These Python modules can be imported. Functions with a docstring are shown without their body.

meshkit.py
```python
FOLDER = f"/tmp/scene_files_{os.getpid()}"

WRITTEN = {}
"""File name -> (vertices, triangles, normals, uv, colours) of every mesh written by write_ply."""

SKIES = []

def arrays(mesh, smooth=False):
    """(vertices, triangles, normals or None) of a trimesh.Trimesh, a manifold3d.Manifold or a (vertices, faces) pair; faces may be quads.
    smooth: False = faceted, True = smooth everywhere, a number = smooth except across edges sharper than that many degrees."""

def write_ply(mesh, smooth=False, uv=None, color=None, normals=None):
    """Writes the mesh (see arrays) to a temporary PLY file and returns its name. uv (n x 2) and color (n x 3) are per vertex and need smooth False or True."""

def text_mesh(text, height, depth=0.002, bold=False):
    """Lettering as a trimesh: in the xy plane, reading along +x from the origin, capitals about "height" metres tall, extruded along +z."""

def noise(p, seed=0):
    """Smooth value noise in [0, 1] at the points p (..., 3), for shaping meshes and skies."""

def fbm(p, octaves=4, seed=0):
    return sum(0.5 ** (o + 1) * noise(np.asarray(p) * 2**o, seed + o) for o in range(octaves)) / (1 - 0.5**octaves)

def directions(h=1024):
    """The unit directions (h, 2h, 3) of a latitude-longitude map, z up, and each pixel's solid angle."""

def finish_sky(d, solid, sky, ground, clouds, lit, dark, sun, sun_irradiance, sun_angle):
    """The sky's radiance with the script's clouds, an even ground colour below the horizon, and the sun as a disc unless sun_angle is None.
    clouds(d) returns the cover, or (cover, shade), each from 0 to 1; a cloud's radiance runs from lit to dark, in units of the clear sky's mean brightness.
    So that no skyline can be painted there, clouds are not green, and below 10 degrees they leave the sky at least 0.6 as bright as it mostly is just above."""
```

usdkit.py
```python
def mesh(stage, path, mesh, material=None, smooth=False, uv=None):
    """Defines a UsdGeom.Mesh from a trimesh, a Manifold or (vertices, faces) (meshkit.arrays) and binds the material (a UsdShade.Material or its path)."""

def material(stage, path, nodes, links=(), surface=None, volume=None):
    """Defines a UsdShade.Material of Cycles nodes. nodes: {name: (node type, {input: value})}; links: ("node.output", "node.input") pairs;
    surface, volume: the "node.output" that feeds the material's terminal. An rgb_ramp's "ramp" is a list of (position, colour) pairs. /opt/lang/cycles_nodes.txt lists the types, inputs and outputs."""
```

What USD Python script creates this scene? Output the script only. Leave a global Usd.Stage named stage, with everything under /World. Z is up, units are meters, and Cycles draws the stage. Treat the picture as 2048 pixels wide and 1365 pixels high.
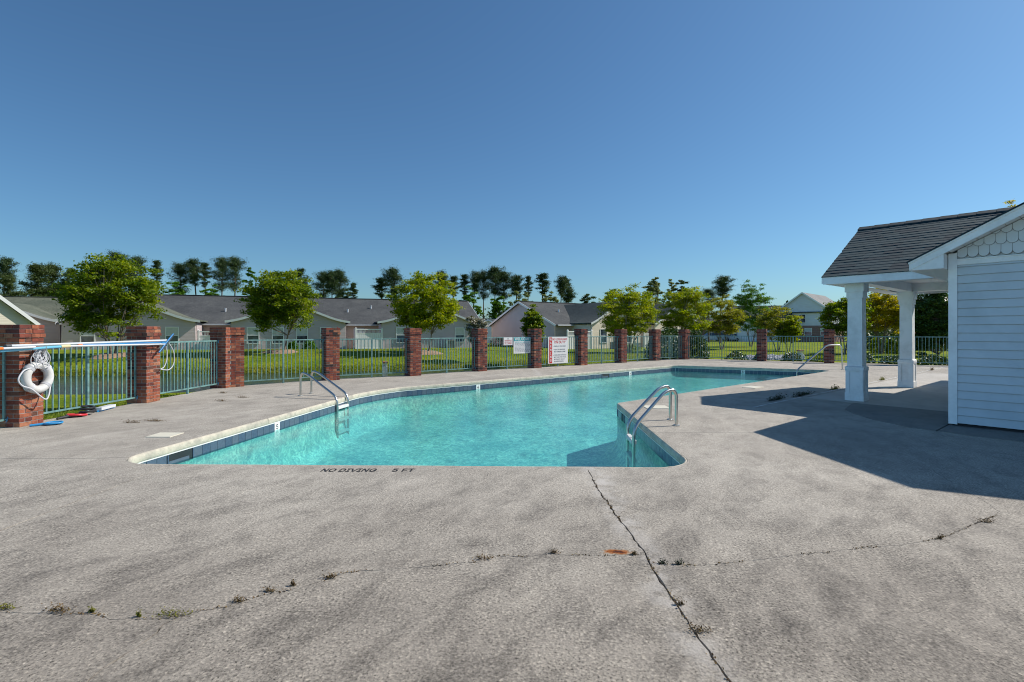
import math, random
import numpy as np, trimesh, usdkit, meshkit
from pxr import Usd, UsdGeom, UsdLux, UsdShade, Gf, Sdf, Vt
from shapely.geometry import Polygon, LineString, Point, MultiPolygon, box as sbox
from shapely.ops import unary_union
import shapely, shapely.affinity

stage = Usd.Stage.CreateInMemory()
UsdGeom.SetStageUpAxis(stage, UsdGeom.Tokens.z)
UsdGeom.SetStageMetersPerUnit(stage, 1.0)
world = UsdGeom.Xform.Define(stage, '/World')
stage.SetDefaultPrim(world.GetPrim())
UsdGeom.Scope.Define(stage, '/World/Looks')

# ------------------------------------------------------------------ camera, sky, sun, exposure
EYE = 1.47
cam = UsdGeom.Camera.Define(stage, '/World/camera')
cam.AddTranslateOp().Set(Gf.Vec3d(0, 0, EYE))
cam.AddRotateXYZOp().Set(Gf.Vec3f(90, 0, 0))
cam.CreateFocalLengthAttr(18.0)
cam.CreateHorizontalApertureAttr(36.0)
cam.CreateVerticalApertureAttr(24.0)
cam.CreateVerticalApertureOffsetAttr(-0.343)
cam.CreateExposureAttr(0.45)
cam.CreateClippingRangeAttr(Gf.Vec2f(0.05, 5000))

SUN_H = math.radians(14.0)                 # towards the sun: right of the view and a little ahead
SUN_E = math.radians(42.0)
sun_dir = np.array([math.cos(SUN_E) * math.cos(SUN_H), math.cos(SUN_E) * math.sin(SUN_H), math.sin(SUN_E)])
sun = UsdLux.DistantLight.Define(stage, '/World/sun')
sun.CreateIntensityAttr(1.0)
sun.CreateAngleAttr(0.5)
sun.CreateNormalizeAttr(True)
sun.CreateColorAttr(Gf.Vec3f(1.0, 0.94, 0.86))
_r = Gf.Rotation(Gf.Vec3d(0, 0, -1), Gf.Vec3d(*(-sun_dir)))
sun.AddOrientOp(UsdGeom.XformOp.PrecisionDouble).Set(Gf.Quatd(_r.GetQuat()))
SKY_STRENGTH = 0.070
sky_mat = usdkit.material(stage, '/World/Looks/clear_sky', {
    'sky': ('sky_texture', dict(sky_type='single_scattering', sun_disc=False, sun_elevation=SUN_E,
                                sun_rotation=math.atan2(sun_dir[0], sun_dir[1]), altitude=100.0,
                                air_density=1.0, aerosol_density=0.8, ozone_density=4.0)),
    'tint': ('mix_color', dict(blend_type='multiply', fac=1.0, b=(.72, 1.02, 1.15), use_clamp=False)),
    'bg': ('background_shader', dict(strength=SKY_STRENGTH))}, [('sky.color', 'tint.a'), ('tint.result', 'bg.color')], surface='bg.background')
dome = UsdLux.DomeLight.Define(stage, '/World/sky')
UsdShade.MaterialBindingAPI.Apply(dome.GetPrim()).Bind(sky_mat)
dome.GetPrim().SetCustomDataByKey('kind', 'structure')

# ------------------------------------------------------------------ helpers
_names = {}
def numbered(parent, name):
    k = (str(parent), name)
    n = _names.get(k, 0)
    _names[k] = n + 1
    return name if n == 0 else '%s_%03d' % (name, n)
def ppath(parent):
    if parent is None: return '/World'
    return str(parent.GetPath())
def tag(p, label=None, cat=None, group=None, kind=None):
    for k, v in (('label', label), ('category', cat), ('group', group), ('kind', kind)):
        if v: p.SetCustomDataByKey(k, v)
    return p
def thing(name, label, cat, loc=(0, 0, 0), rz=0.0, group=None, scale=None, kind=None):
    x = UsdGeom.Xform.Define(stage, '/World/' + numbered('/World', name))
    x.AddTranslateOp().Set(Gf.Vec3d(*map(float, loc)))
    x.AddRotateZOp().Set(float(math.degrees(rz)))
    s = (1, 1, 1) if scale is None else (scale if np.ndim(scale) else (scale,) * 3)
    x.AddScaleOp().Set(Gf.Vec3f(*map(float, s)))
    return tag(x.GetPrim(), label, cat, group, kind)
def obj(name, mesh, mat, parent=None, smooth=False, label=None, cat=None, group=None, kind=None):
    if isinstance(mesh, MB): mesh = mesh.get()
    pp = ppath(parent)
    m = usdkit.mesh(stage, pp + '/' + numbered(pp, name), mesh, mat, smooth)
    if str(mat.GetPath()) in LEAFY and name != 'stems':                     # one tone for each leaf, drifting a little from clump to clump
        v = np.array(m.GetPointsAttr().Get()); nf = len(m.GetFaceVertexCountsAttr().Get()); g = 3 if nf * 3 == len(v) else 4
        c = v[::g]; t = np.random.default_rng(len(v)).random(len(c)) * .62 + .55 * (meshkit.noise(c * 1.7 + 5, 2) - .15)
        UsdGeom.PrimvarsAPI(m).CreatePrimvar('tone', Sdf.ValueTypeNames.FloatArray, 'vertex').Set(Vt.FloatArray.FromNumpy(np.clip(np.repeat(t, g), 0, 1).astype(np.float32)))
    return tag(m.GetPrim(), label, cat, group, kind)
def dup(root, label, loc, rz=0.0, scale=None, group=None):
    was = root.GetCustomData()
    r = thing(root.GetName().split('_0')[0], label, was['category'], loc, rz, group or was.get('group'), scale)
    r.GetReferences().AddInternalReference(root.GetPath())
    r.SetInstanceable(True)
    return r

class MB:
    """collects shapes into one mesh"""
    def __init__(self): self.v, self.f, self.n = [], [], 0
    def raw(self, v, f):
        v = np.asarray(v, float).reshape(-1, 3); f = np.asarray(f, int)
        if f.ndim == 2 and f.shape[1] == 4: f = np.vstack([f[:, [0, 1, 2]], f[:, [0, 2, 3]]])
        self.v.append(v); self.f.append(f + self.n); self.n += len(v); return self
    def add(self, m, T=None):
        v = np.array(m.vertices)
        if T is not None: v = v @ np.asarray(T)[:3, :3].T + np.asarray(T)[:3, 3]
        return self.raw(v, np.array(m.faces))
    def box(self, c, s, R=None):
        b = np.array([[x, y, z] for x in (-.5, .5) for y in (-.5, .5) for z in (-.5, .5)]) * np.asarray(s, float)
        if R is not None:
            if np.ndim(R) == 0: R = rotz(R)
            b = b @ np.asarray(R).T
        f = [[0, 1, 3, 2], [4, 6, 7, 5], [0, 4, 5, 1], [2, 3, 7, 6], [0, 2, 6, 4], [1, 5, 7, 3]]
        return self.raw(b + np.asarray(c, float), f)
    def beam(self, p, q, w, h, up=(0, 0, 1)):
        p, q = np.asarray(p, float), np.asarray(q, float)
        d = q - p; L = np.linalg.norm(d); d /= L
        s = np.cross(d, up); s /= np.linalg.norm(s); u = np.cross(s, d)
        return self.box((p + q) / 2, (L, w, h), np.stack([d, s, u], 1))
    def prism(self, poly, z0, z1, F=None):
        if not isinstance(poly, Polygon): poly = Polygon(poly)
        m = trimesh.creation.extrude_polygon(poly, z1 - z0, engine='earcut')
        v = np.array(m.vertices); v[:, 2] += z0
        if F is not None: v = F(v)
        return self.raw(v, np.array(m.faces))
    def tube(self, pts, r, n=8, caps=True):
        pts = np.asarray(pts, float); k = len(pts)
        r = np.full(k, r, float) if np.ndim(r) == 0 else np.asarray(r, float)
        t = np.gradient(pts, axis=0); t /= np.maximum(np.linalg.norm(t, axis=1, keepdims=True), 1e-9)
        ref = np.array([0, 0, 1.0]) if abs(t[0][2]) < .9 else np.array([1.0, 0, 0])
        rings = []
        a = np.cross(t[0], ref); a /= np.linalg.norm(a)
        ang = np.linspace(0, 2 * np.pi, n, endpoint=False)
        for i in range(k):
            a = a - t[i] * (a @ t[i]); a /= max(np.linalg.norm(a), 1e-9)
            b = np.cross(t[i], a)
            rings.append(pts[i] + r[i] * (np.cos(ang)[:, None] * a + np.sin(ang)[:, None] * b))
        v = np.vstack(rings); f = []
        for i in range(k - 1):
            for j in range(n):
                f.append([i * n + j, i * n + (j + 1) % n, (i + 1) * n + (j + 1) % n, (i + 1) * n + j])
        f = np.array(f); f = np.vstack([f[:, [0, 1, 2]], f[:, [0, 2, 3]]])
        if caps:
            v = np.vstack([v, pts[0], pts[-1]])
            c0 = [[k * n, (j + 1) % n, j] for j in range(n)]
            c1 = [[k * n + 1, (k - 1) * n + j, (k - 1) * n + (j + 1) % n] for j in range(n)]
            f = np.vstack([f, c0, c1])
        return self.raw(v, f)
    def ball(self, c, r, sub=1, sc=(1, 1, 1)):
        m = trimesh.creation.icosphere(sub, 1.0)
        return self.raw(np.array(m.vertices) * r * np.asarray(sc) + np.asarray(c), m.faces)
    def hull(self, pts):
        m = trimesh.convex.convex_hull(np.asarray(pts, float)); return self.raw(m.vertices, m.faces)
    def poly3(self, pts, thick, nrm):
        """flat polygon (convex, in order) thickened downwards along -nrm"""
        p = np.asarray(pts, float); n = len(p); nrm = np.asarray(nrm, float) / np.linalg.norm(nrm)
        v = np.vstack([p, p - nrm * thick])
        f = [[0, i, i + 1] for i in range(1, n - 1)] + [[n, n + i + 1, n + i] for i in range(1, n - 1)]
        for i in range(n):
            j = (i + 1) % n
            f += [[i, n + i, n + j], [i, n + j, j]]
        return self.raw(v, f)
    def get(self):
        m = trimesh.Trimesh(np.vstack(self.v), np.vstack(self.f), process=False)
        return m
def rotz(a):
    c, s = math.cos(a), math.sin(a); return np.array([[c, -s, 0], [s, c, 0], [0, 0, 1.0]])
def smooth_path(pts, n=8):
    """Catmull-Rom through the points"""
    p = np.asarray(pts, float); p = np.vstack([2 * p[0] - p[1], p, 2 * p[-1] - p[-2]]); out = []
    for i in range(1, len(p) - 2):
        for t in np.linspace(0, 1, n, endpoint=False):
            a, b, c, d = p[i - 1], p[i], p[i + 1], p[i + 2]
            out.append(.5 * (2 * b + (c - a) * t + (2 * a - 5 * b + 4 * c - d) * t * t + (3 * b - a - 3 * c + d) * t ** 3))
    return np.array(out + [p[-2]])
def fillet(pts, r, n=6):
    """polyline with rounded corners"""
    p = [np.asarray(q, float) for q in pts]; out = [p[0]]
    for i in range(1, len(p) - 1):
        a, b, c = p[i - 1], p[i], p[i + 1]
        d0, d1 = (a - b), (c - b); l0, l1 = np.linalg.norm(d0), np.linalg.norm(d1)
        k = min(r, l0 * .49, l1 * .49); s, e = b + d0 / l0 * k, b + d1 / l1 * k
        for t in np.linspace(0, 1, n): out.append((1 - t) ** 2 * s + 2 * t * (1 - t) * b + t * t * e)
    return np.array(out + [p[-1]])

# measuring aids: where a sight line of the photograph meets a level surface or a given distance
HOR, FPX = 663.0, 1024.0
def G(px, py, z=0.0):
    Y = (EYE - z) * FPX / (py - HOR); return np.array([(px - 1024) / FPX * Y, Y, z])
def at(px, py, Y): return np.array([(px - 1024) / FPX * Y, Y, EYE - (py - HOR) / FPX * Y])
TH = math.radians(40.0)
U2, V2 = np.array([math.cos(TH), math.sin(TH)]), np.array([math.sin(TH), -math.cos(TH)])

# ------------------------------------------------------------------ materials
LK = '/World/Looks/'
LEAFY = set()
def plain(name, col, rough=.6, var=.12, scale=6.0, spec=.4, metal=0.0, bump=0.0, bscale=60.0, detail=4.0, grime=None, coat=0.0):
    """a paint, plastic or metal with a little unevenness of tone and relief"""
    n = {'pos': ('geometry', {}), 'nz': ('noise_texture', dict(scale=scale, detail=detail, roughness=.6)),
         'rp': ('rgb_ramp', dict(ramp=[(.25, tuple(c * (1 - var) for c in col)), (.75, tuple(min(c * (1 + var), 1) for c in col))])),
         'p': ('principled_bsdf', dict(roughness=rough, specular_ior_level=spec, metallic=metal, coat_weight=coat))}
    l = [('pos.position', 'nz.vector'), ('nz.fac', 'rp.fac')]
    last = 'rp.color'
    if grime:
        n['gz'] = ('noise_texture', dict(scale=scale * .35, detail=6.0, roughness=.7)); l.append(('pos.position', 'gz.vector'))
        n['gr'] = ('rgb_ramp', dict(ramp=[(.45, (0, 0, 0)), (.68, (1, 1, 1))])); l.append(('gz.fac', 'gr.fac'))
        n['gm'] = ('mix_color', dict(b=grime)); l += [('gr.color', 'gm.fac'), (last, 'gm.a')]; last = 'gm.result'
    l.append((last, 'p.base_color'))
    if bump:
        n['bz'] = ('noise_texture', dict(scale=bscale, detail=3.0)); n['bp'] = ('bump', dict(strength=bump, distance=.004))
        l += [('pos.position', 'bz.vector'), ('bz.fac', 'bp.height'), ('bp.normal', 'p.normal')]
    return usdkit.material(stage, LK + name, n, l, surface='p.BSDF')
def leafy(name, cols, trans=.35, rough=.55, spec=.3):
    """leaves: each leaf its own tone; light comes through"""
    k = len(cols); LEAFY.add(LK + name)
    n = {'g': ('attribute', dict(attribute='tone')), 'rp': ('rgb_ramp', dict(ramp=[(i / (k - 1), c) for i, c in enumerate(cols)])),
         'p': ('principled_bsdf', dict(roughness=rough, specular_ior_level=spec)), 't': ('translucent_bsdf', {}),
         'm': ('mix_closure', dict(fac=trans)), 'h': ('hsv', dict(saturation=1.1, value=1.25))}
    l = [('g.fac', 'rp.fac'), ('rp.color', 'p.base_color'), ('rp.color', 'h.color'), ('h.color', 't.color'),
         ('p.BSDF', 'm.closure1'), ('t.BSDF', 'm.closure2')]
    return usdkit.material(stage, LK + name, n, l, surface='m.closure')
rng = np.random.default_rng(7)

def concrete(name, lo, hi, dirt, dirt_lo, dirt_hi, peb=.5, grain=.85, streak=(.9, 1.7, 1), speck=70., bump=.32):
    """weathered concrete: broad tones, dirt in blotches that break up into grains, pale and dark aggregate"""
    n = {'g': ('geometry', {}),
         'n1': ('noise_texture', dict(scale=.55, detail=6.0, roughness=.62)),
         'r1': ('rgb_ramp', dict(ramp=[(.3, lo), (.7, hi)])),
         'vr': ('vector_rotate', dict(rotate_type='z_axis', angle=math.radians(-61))), 'mp': ('mapping', dict(scale=streak)),
         'n2': ('noise_texture', dict(scale=2.1, detail=9.0, roughness=.72, distortion=.5)),
         'n3': ('noise_texture', dict(scale=52., detail=5.0, roughness=.75)),
         'm23': ('math', dict(math_type='multiply_add', value2=.62)),
         'm3': ('math', dict(math_type='multiply', value2=.52)),
         'rd': ('rgb_ramp', dict(ramp=[(dirt_lo, (0, 0, 0)), (dirt_hi, (1, 1, 1))])),
         'mxd': ('mix_color', dict(b=dirt)), 'sy': ('separate_xyz', {}), 'my': ('map_range', dict(from_min=2.4, from_max=6.0, to_min=1.0, to_max=.5, clamp=True)), 'md': ('math', dict(math_type='multiply')),
         'v': ('voronoi_texture', dict(scale=speck, feature='f1', randomness=1.0)),
         'sc': ('separate_color', {}),
         'rv': ('rgb_ramp', dict(ramp=[(.0, (.55, .54, .53)), (.16, (.8, .79, .78)), (.75, (1, 1, 1)), (.86, (1.15, 1.15, 1.13)), (1., (1.5, 1.48, 1.44))])),
         'mxv': ('mix_color', dict(blend_type='multiply', fac=peb, use_clamp=False)),
         'n4': ('noise_texture', dict(scale=78., detail=2.5, roughness=.6)),
         'r4': ('rgb_ramp', dict(ramp=[(.33, (.06, .055, .05)), (.42, (.86, .86, .86)), (.60, (1.05, 1.05, 1.04)), (.69, (1.75, 1.73, 1.68))])),
         'mx4': ('mix_color', dict(blend_type='multiply', use_clamp=False)),
         'ng': ('noise_texture', dict(scale=1.3, detail=6.0, roughness=.65)), 'rg': ('map_range', dict(from_min=.36, from_max=.62, to_min=grain * .45, to_max=min(1.0, grain * 1.15), clamp=True)),
         'nw': ('noise_texture', dict(scale=.9, detail=5.0, roughness=.6)),
         'rw': ('rgb_ramp', dict(ramp=[(.56, (0, 0, 0)), (.72, (1, 1, 1))])),
         'mfw': ('math', dict(math_type='multiply', value2=.45)),
         'mxw': ('mix_color', dict(b=tuple(min(1, c * 1.16) for c in hi))),
         'bs': ('math', dict(math_type='add')),
         'bp': ('bump', dict(strength=bump, distance=.006)),
         'p': ('principled_bsdf', dict(roughness=.88, specular_ior_level=.25))}
    l = [('g.position', 'n1.vector'), ('n1.fac', 'r1.fac'), ('g.position', 'vr.vector'), ('vr.vector', 'mp.vector'), ('mp.vector', 'n2.vector'),
         ('g.position', 'n3.vector'), ('n3.fac', 'm3.value1'), ('n2.fac', 'm23.value1'), ('m3.value', 'm23.value3'), ('m23.value', 'rd.fac'),
         ('g.position', 'nw.vector'), ('nw.fac', 'rw.fac'), ('rw.color', 'mfw.value1'), ('mfw.value', 'mxw.fac'), ('r1.color', 'mxw.a'),
         ('mxw.result', 'mxd.a'), ('g.position', 'sy.vector'), ('sy.y', 'my.value'), ('my.result', 'md.value1'), ('rd.color', 'md.value2'), ('md.value', 'mxd.fac'),
         ('g.position', 'v.vector'), ('v.color', 'sc.color'), ('sc.r', 'rv.fac'), ('mxd.result', 'mxv.a'), ('rv.color', 'mxv.b'),
         ('g.position', 'n4.vector'), ('n4.fac', 'r4.fac'), ('g.position', 'ng.vector'), ('ng.fac', 'rg.value'), ('rg.result', 'mx4.fac'), ('mxv.result', 'mx4.a'), ('r4.color', 'mx4.b'),
         ('n3.fac', 'bs.value1'), ('v.distance', 'bs.value2'), ('bs.value', 'bp.height'), ('bp.normal', 'p.normal')]
    last = 'mx4.result'
    if name.startswith('deck_concrete'):              # the rust spot, and wear along the long joint
        X0, Y0 = .70, 3.415
        n.update({'mr': ('mapping', dict(location=(-X0 * 9.5, -Y0 * 20, 0), rotation=(0, 0, 0), scale=(9.5, 20, 0))),
                  'nr': ('noise_texture', dict(scale=26., detail=4.)), 'ar': ('vector_math', dict(math_type='multiply_add', vector2=(1.5, 1.3, 0), vector3=(-.75, -.65, 0))),
                  'sr': ('vector_math', dict(math_type='add')), 'gr': ('gradient_texture', dict(gradient_type='spherical')),
                  'rr': ('rgb_ramp', dict(ramp=[(0, (0, 0, 0)), (.25, (.55, .55, .55)), (.5, (1, 1, 1))])),
                  'rc': ('rgb_ramp', dict(ramp=[(.0, (.45, .24, .07)), (.45, (.33, .1, .015)), (.75, (.1, .025, .01)), (1, (.05, .02, .015))])),
                  'mxr': ('mix_color', {})})
        l += [('g.position', 'mr.vector'), ('g.position', 'nr.vector'), ('nr.color', 'ar.vector1'), ('mr.vector', 'sr.vector1'), ('ar.vector', 'sr.vector2'),
              ('sr.vector', 'gr.vector'), ('gr.fac', 'rr.fac'), ('gr.fac', 'rc.fac'), (last, 'mxr.a'), ('rc.color', 'mxr.b'), ('rr.color', 'mxr.fac')]
        last = 'mxr.result'
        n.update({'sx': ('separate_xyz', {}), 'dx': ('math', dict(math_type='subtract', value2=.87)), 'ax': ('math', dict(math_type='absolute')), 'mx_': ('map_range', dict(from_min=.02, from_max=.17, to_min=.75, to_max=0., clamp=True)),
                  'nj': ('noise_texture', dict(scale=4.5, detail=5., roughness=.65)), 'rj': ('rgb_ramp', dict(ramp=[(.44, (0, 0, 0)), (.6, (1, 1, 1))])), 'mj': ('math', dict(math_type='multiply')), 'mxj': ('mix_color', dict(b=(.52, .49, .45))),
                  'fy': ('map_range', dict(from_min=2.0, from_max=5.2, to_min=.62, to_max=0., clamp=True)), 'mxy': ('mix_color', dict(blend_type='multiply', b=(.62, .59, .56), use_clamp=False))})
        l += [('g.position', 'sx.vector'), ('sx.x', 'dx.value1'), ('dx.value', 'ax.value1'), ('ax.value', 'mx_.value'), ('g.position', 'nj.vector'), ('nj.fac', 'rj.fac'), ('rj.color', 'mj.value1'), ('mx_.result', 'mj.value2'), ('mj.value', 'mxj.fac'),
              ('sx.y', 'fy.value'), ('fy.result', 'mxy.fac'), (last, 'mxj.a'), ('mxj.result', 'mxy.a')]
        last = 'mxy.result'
    l.append((last, 'p.base_color'))
    return usdkit.material(stage, LK + name, n, l, surface='p.BSDF')

M = {}
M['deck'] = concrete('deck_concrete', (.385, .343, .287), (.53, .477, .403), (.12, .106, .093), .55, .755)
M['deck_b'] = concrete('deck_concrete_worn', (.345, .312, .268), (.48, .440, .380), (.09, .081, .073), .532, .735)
M['porch'] = concrete('porch_concrete', (.43, .40, .355), (.51, .475, .425), (.27, .25, .22), .55, .72, peb=.15, grain=.25, bump=.15)
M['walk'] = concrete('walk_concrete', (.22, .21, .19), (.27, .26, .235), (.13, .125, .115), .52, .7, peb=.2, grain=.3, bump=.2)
M['soil'] = plain('dark_soil', (.03, .024, .018), .95, .4, 20)
M['caulk'] = plain('pale_caulk', (.62, .6, .56), .7, .12, 8, grime=(.2, .19, .17))
M['coping'] = plain('coping_concrete', (.50, .455, .365), .85, .16, 14, bump=.9, bscale=55, grime=(.31, .29, .245))
M['plaster_lip'] = plain('white_plaster', (.74, .76, .74), .6, .06, 9)
M['tile_a'] = plain('blue_tile', (.070, .100, .145), .22, .15, 30, spec=.5)
M['tile_b'] = plain('slate_blue_tile', (.082, .112, .152), .24, .15, 24, spec=.5)
M['tile_c'] = plain('deep_blue_tile', (.055, .085, .135), .2, .2, 28, spec=.5)
M['grout'] = plain('tile_grout', (.5, .52, .52), .8, .1)
M['white_tile'] = plain('white_tile', (.78, .78, .76), .3, .05)
M['black'] = plain('black_print', (.02, .02, .024), .6, .2)
M['stencil'] = plain('black_stencil_paint', (.022, .022, .025), .8, .3, 40)
M['dark_opening'] = plain('dark_opening', (.012, .02, .024), .6, .2)
M['lid'] = plain('cream_plastic_lid', (.66, .62, .5), .55, .08)
M['steel'] = plain('brushed_steel', (.62, .6, .56), .26, .12, 14, metal=1.0)
M['step_plastic'] = plain('pale_plastic_step', (.6, .6, .58), .5, .1)
M['escutcheon'] = plain('cover_plate', (.55, .54, .5), .4, .1, metal=.7)
# water: the surface lets the sun in, tinted, and mirrors at low angles; the plaster below has rippled caustic light painted into its mottling
M['plaster'] = usdkit.material(stage, LK + 'pool_plaster', {
    'g': ('geometry', {}), 'n1': ('noise_texture', dict(scale=.8, detail=5., roughness=.6)), 'r1': ('rgb_ramp', dict(ramp=[(.36, (.46, .60, .58)), (.64, (.76, .80, .72))])),
    'n2': ('noise_texture', dict(scale=10., detail=4., roughness=.65, distortion=1.6)), 'r2': ('rgb_ramp', dict(ramp=[(.34, (.52, .66, .75)), (.5, (.9, .94, .95)), (.62, (1.38, 1.28, 1.22))])),
    'mx': ('mix_color', dict(blend_type='multiply', fac=1.0, use_clamp=False)), 'p': ('principled_bsdf', dict(roughness=.8))},
    [('g.position', 'n1.vector'), ('n1.fac', 'r1.fac'), ('g.position', 'n2.vector'), ('n2.fac', 'r2.fac'), ('r1.color', 'mx.a'), ('r2.color', 'mx.b'), ('mx.result', 'p.base_color')], surface='p.BSDF')
M['water'] = usdkit.material(stage, LK + 'pool_water_surface', {
    't': ('transparent_bsdf', dict(color=(.46, .92, .92))), 'g': ('geometry', {}), 'nz': ('noise_texture', dict(scale=21., detail=3., roughness=.6, distortion=.8)),
    'bp': ('bump', dict(strength=.22, distance=.02)), 'gl': ('glossy_bsdf', dict(color=(1, 1, 1), roughness=.05)),
    'f': ('fresnel', dict(IOR=1.33)), 'm': ('mix_closure', {})},
    [('g.position', 'nz.vector'), ('nz.fac', 'bp.height'), ('bp.normal', 'gl.normal'), ('f.fac', 'm.fac'), ('t.BSDF', 'm.closure1'), ('gl.BSDF', 'm.closure2')], surface='m.closure')

# ------------------------------------------------------------------ the pool's outline
raw = [(-4.52, 5.70), (1.98, 5.54), (2.15, 10.50), (12.12, 19.30), (7.0, 22.15), (-2.94, 13.44), (-3.36, 12.75), (-3.62, 12.1), (-3.73, 11.5), (-3.79, 10.9)]
pool = Polygon(raw)
pool = pool.buffer(-.42, quad_segs=8).buffer(.42, quad_segs=8)
pool = pool.buffer(.10, quad_segs=4).buffer(-.10, quad_segs=4).simplify(.004)
ring = LineString(list(pool.exterior.coords))
if not pool.exterior.is_ccw: ring = LineString(list(ring.coords)[::-1])
PL = ring.length
def rp(s):
    """point on the outline and the normal that points out of the pool"""
    s = s % PL
    p, a, b = ring.interpolate(s), ring.interpolate((s - .02) % PL), ring.interpolate((s + .02) % PL)
    t = np.array([b.x - a.x, b.y - a.y]); t /= np.linalg.norm(t)
    return np.array([p.x, p.y]), np.array([t[1], -t[0]]), t
def floor_z(x, y): return -1.24 + np.clip((np.asarray(y) - 6) / 13, 0, 1) * .77
pool_prim = thing('swimming_pool', 'bent turquoise swimming pool with blue waterline tiles sunk in the deck', 'pool', kind='structure')
ns = int(PL / .12)
S_ = np.linspace(0, PL, ns, endpoint=False)
PN = [rp(s) for s in S_]
def sweep(prof, idx=None):
    """profile of (outward offset, z or function of xy) swept along the outline"""
    pts = PN if idx is None else idx
    cols = []
    for (p, nn, t) in pts:
        row = []
        for o, z in prof:
            q = p + nn * o
            row.append([q[0], q[1], z(q[0], q[1]) if callable(z) else z])
        cols.append(row)
    v = np.array(cols); k, m = v.shape[:2]; f = []
    rngk = range(k) if idx is None else range(k - 1)
    for i in rngk:
        for j in range(m - 1):
            a, b = i * m + j, ((i + 1) % k) * m + j
            f.append([a, b, b + 1, a + 1])
    return v.reshape(-1, 3), np.array(f)
sh = MB()
v, f = sweep([(.03, -.255), (.0, -.262), (0, lambda x, y: np.minimum(floor_z(x, y) + .3, -.30)), (-.04, lambda x, y: np.minimum(floor_z(x, y) + .15, -.34)), (-.13, lambda x, y: floor_z(x, y) + .04), (-.3, lambda x, y: floor_z(x, y) - .005)])
sh.raw(v, f)
xs = np.arange(-5, 12.6, .2); ys = np.arange(5, 22.6, .2)
gx, gy = np.meshgrid(xs, ys)
def grid_in(poly, step, zf):
    xs = np.arange(-5, 12.6, step); ys = np.arange(5, 22.6, step)
    gx, gy = np.meshgrid(xs, ys); nx = len(xs)
    c = shapely.contains_xy(poly, gx[:-1, :-1] + step / 2, gy[:-1, :-1] + step / 2)
    i, j = np.nonzero(c); a = i * nx + j
    f = np.stack([a, a + 1, a + nx + 1, a + nx], 1)
    used, inv = np.unique(f, return_inverse=True)
    pts = np.stack([gx.ravel()[used], gy.ravel()[used]], 1)
    return np.column_stack([pts, zf(pts[:, 0], pts[:, 1])]), inv.reshape(f.shape)
sh.raw(*grid_in(pool.buffer(-.2), .1, floor_z))
obj('plaster_shell', sh, M['plaster'], pool_prim, smooth=40)
WZ = -.235
def waves(x, y):
    q = np.stack([x, y, 0 * x], -1)
    return WZ + .0042 * (meshkit.fbm(q * 2.2 + 3, 3, 4) - .5) + .0009 * (meshkit.noise(q * 9 + 1, 8) - .5)
obj('water', MB().raw(*grid_in(pool.buffer(.1), .07, waves)), M['water'], None, smooth=True, kind='structure',
    label='clear turquoise pool water, lightly rippled', cat='water')
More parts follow.
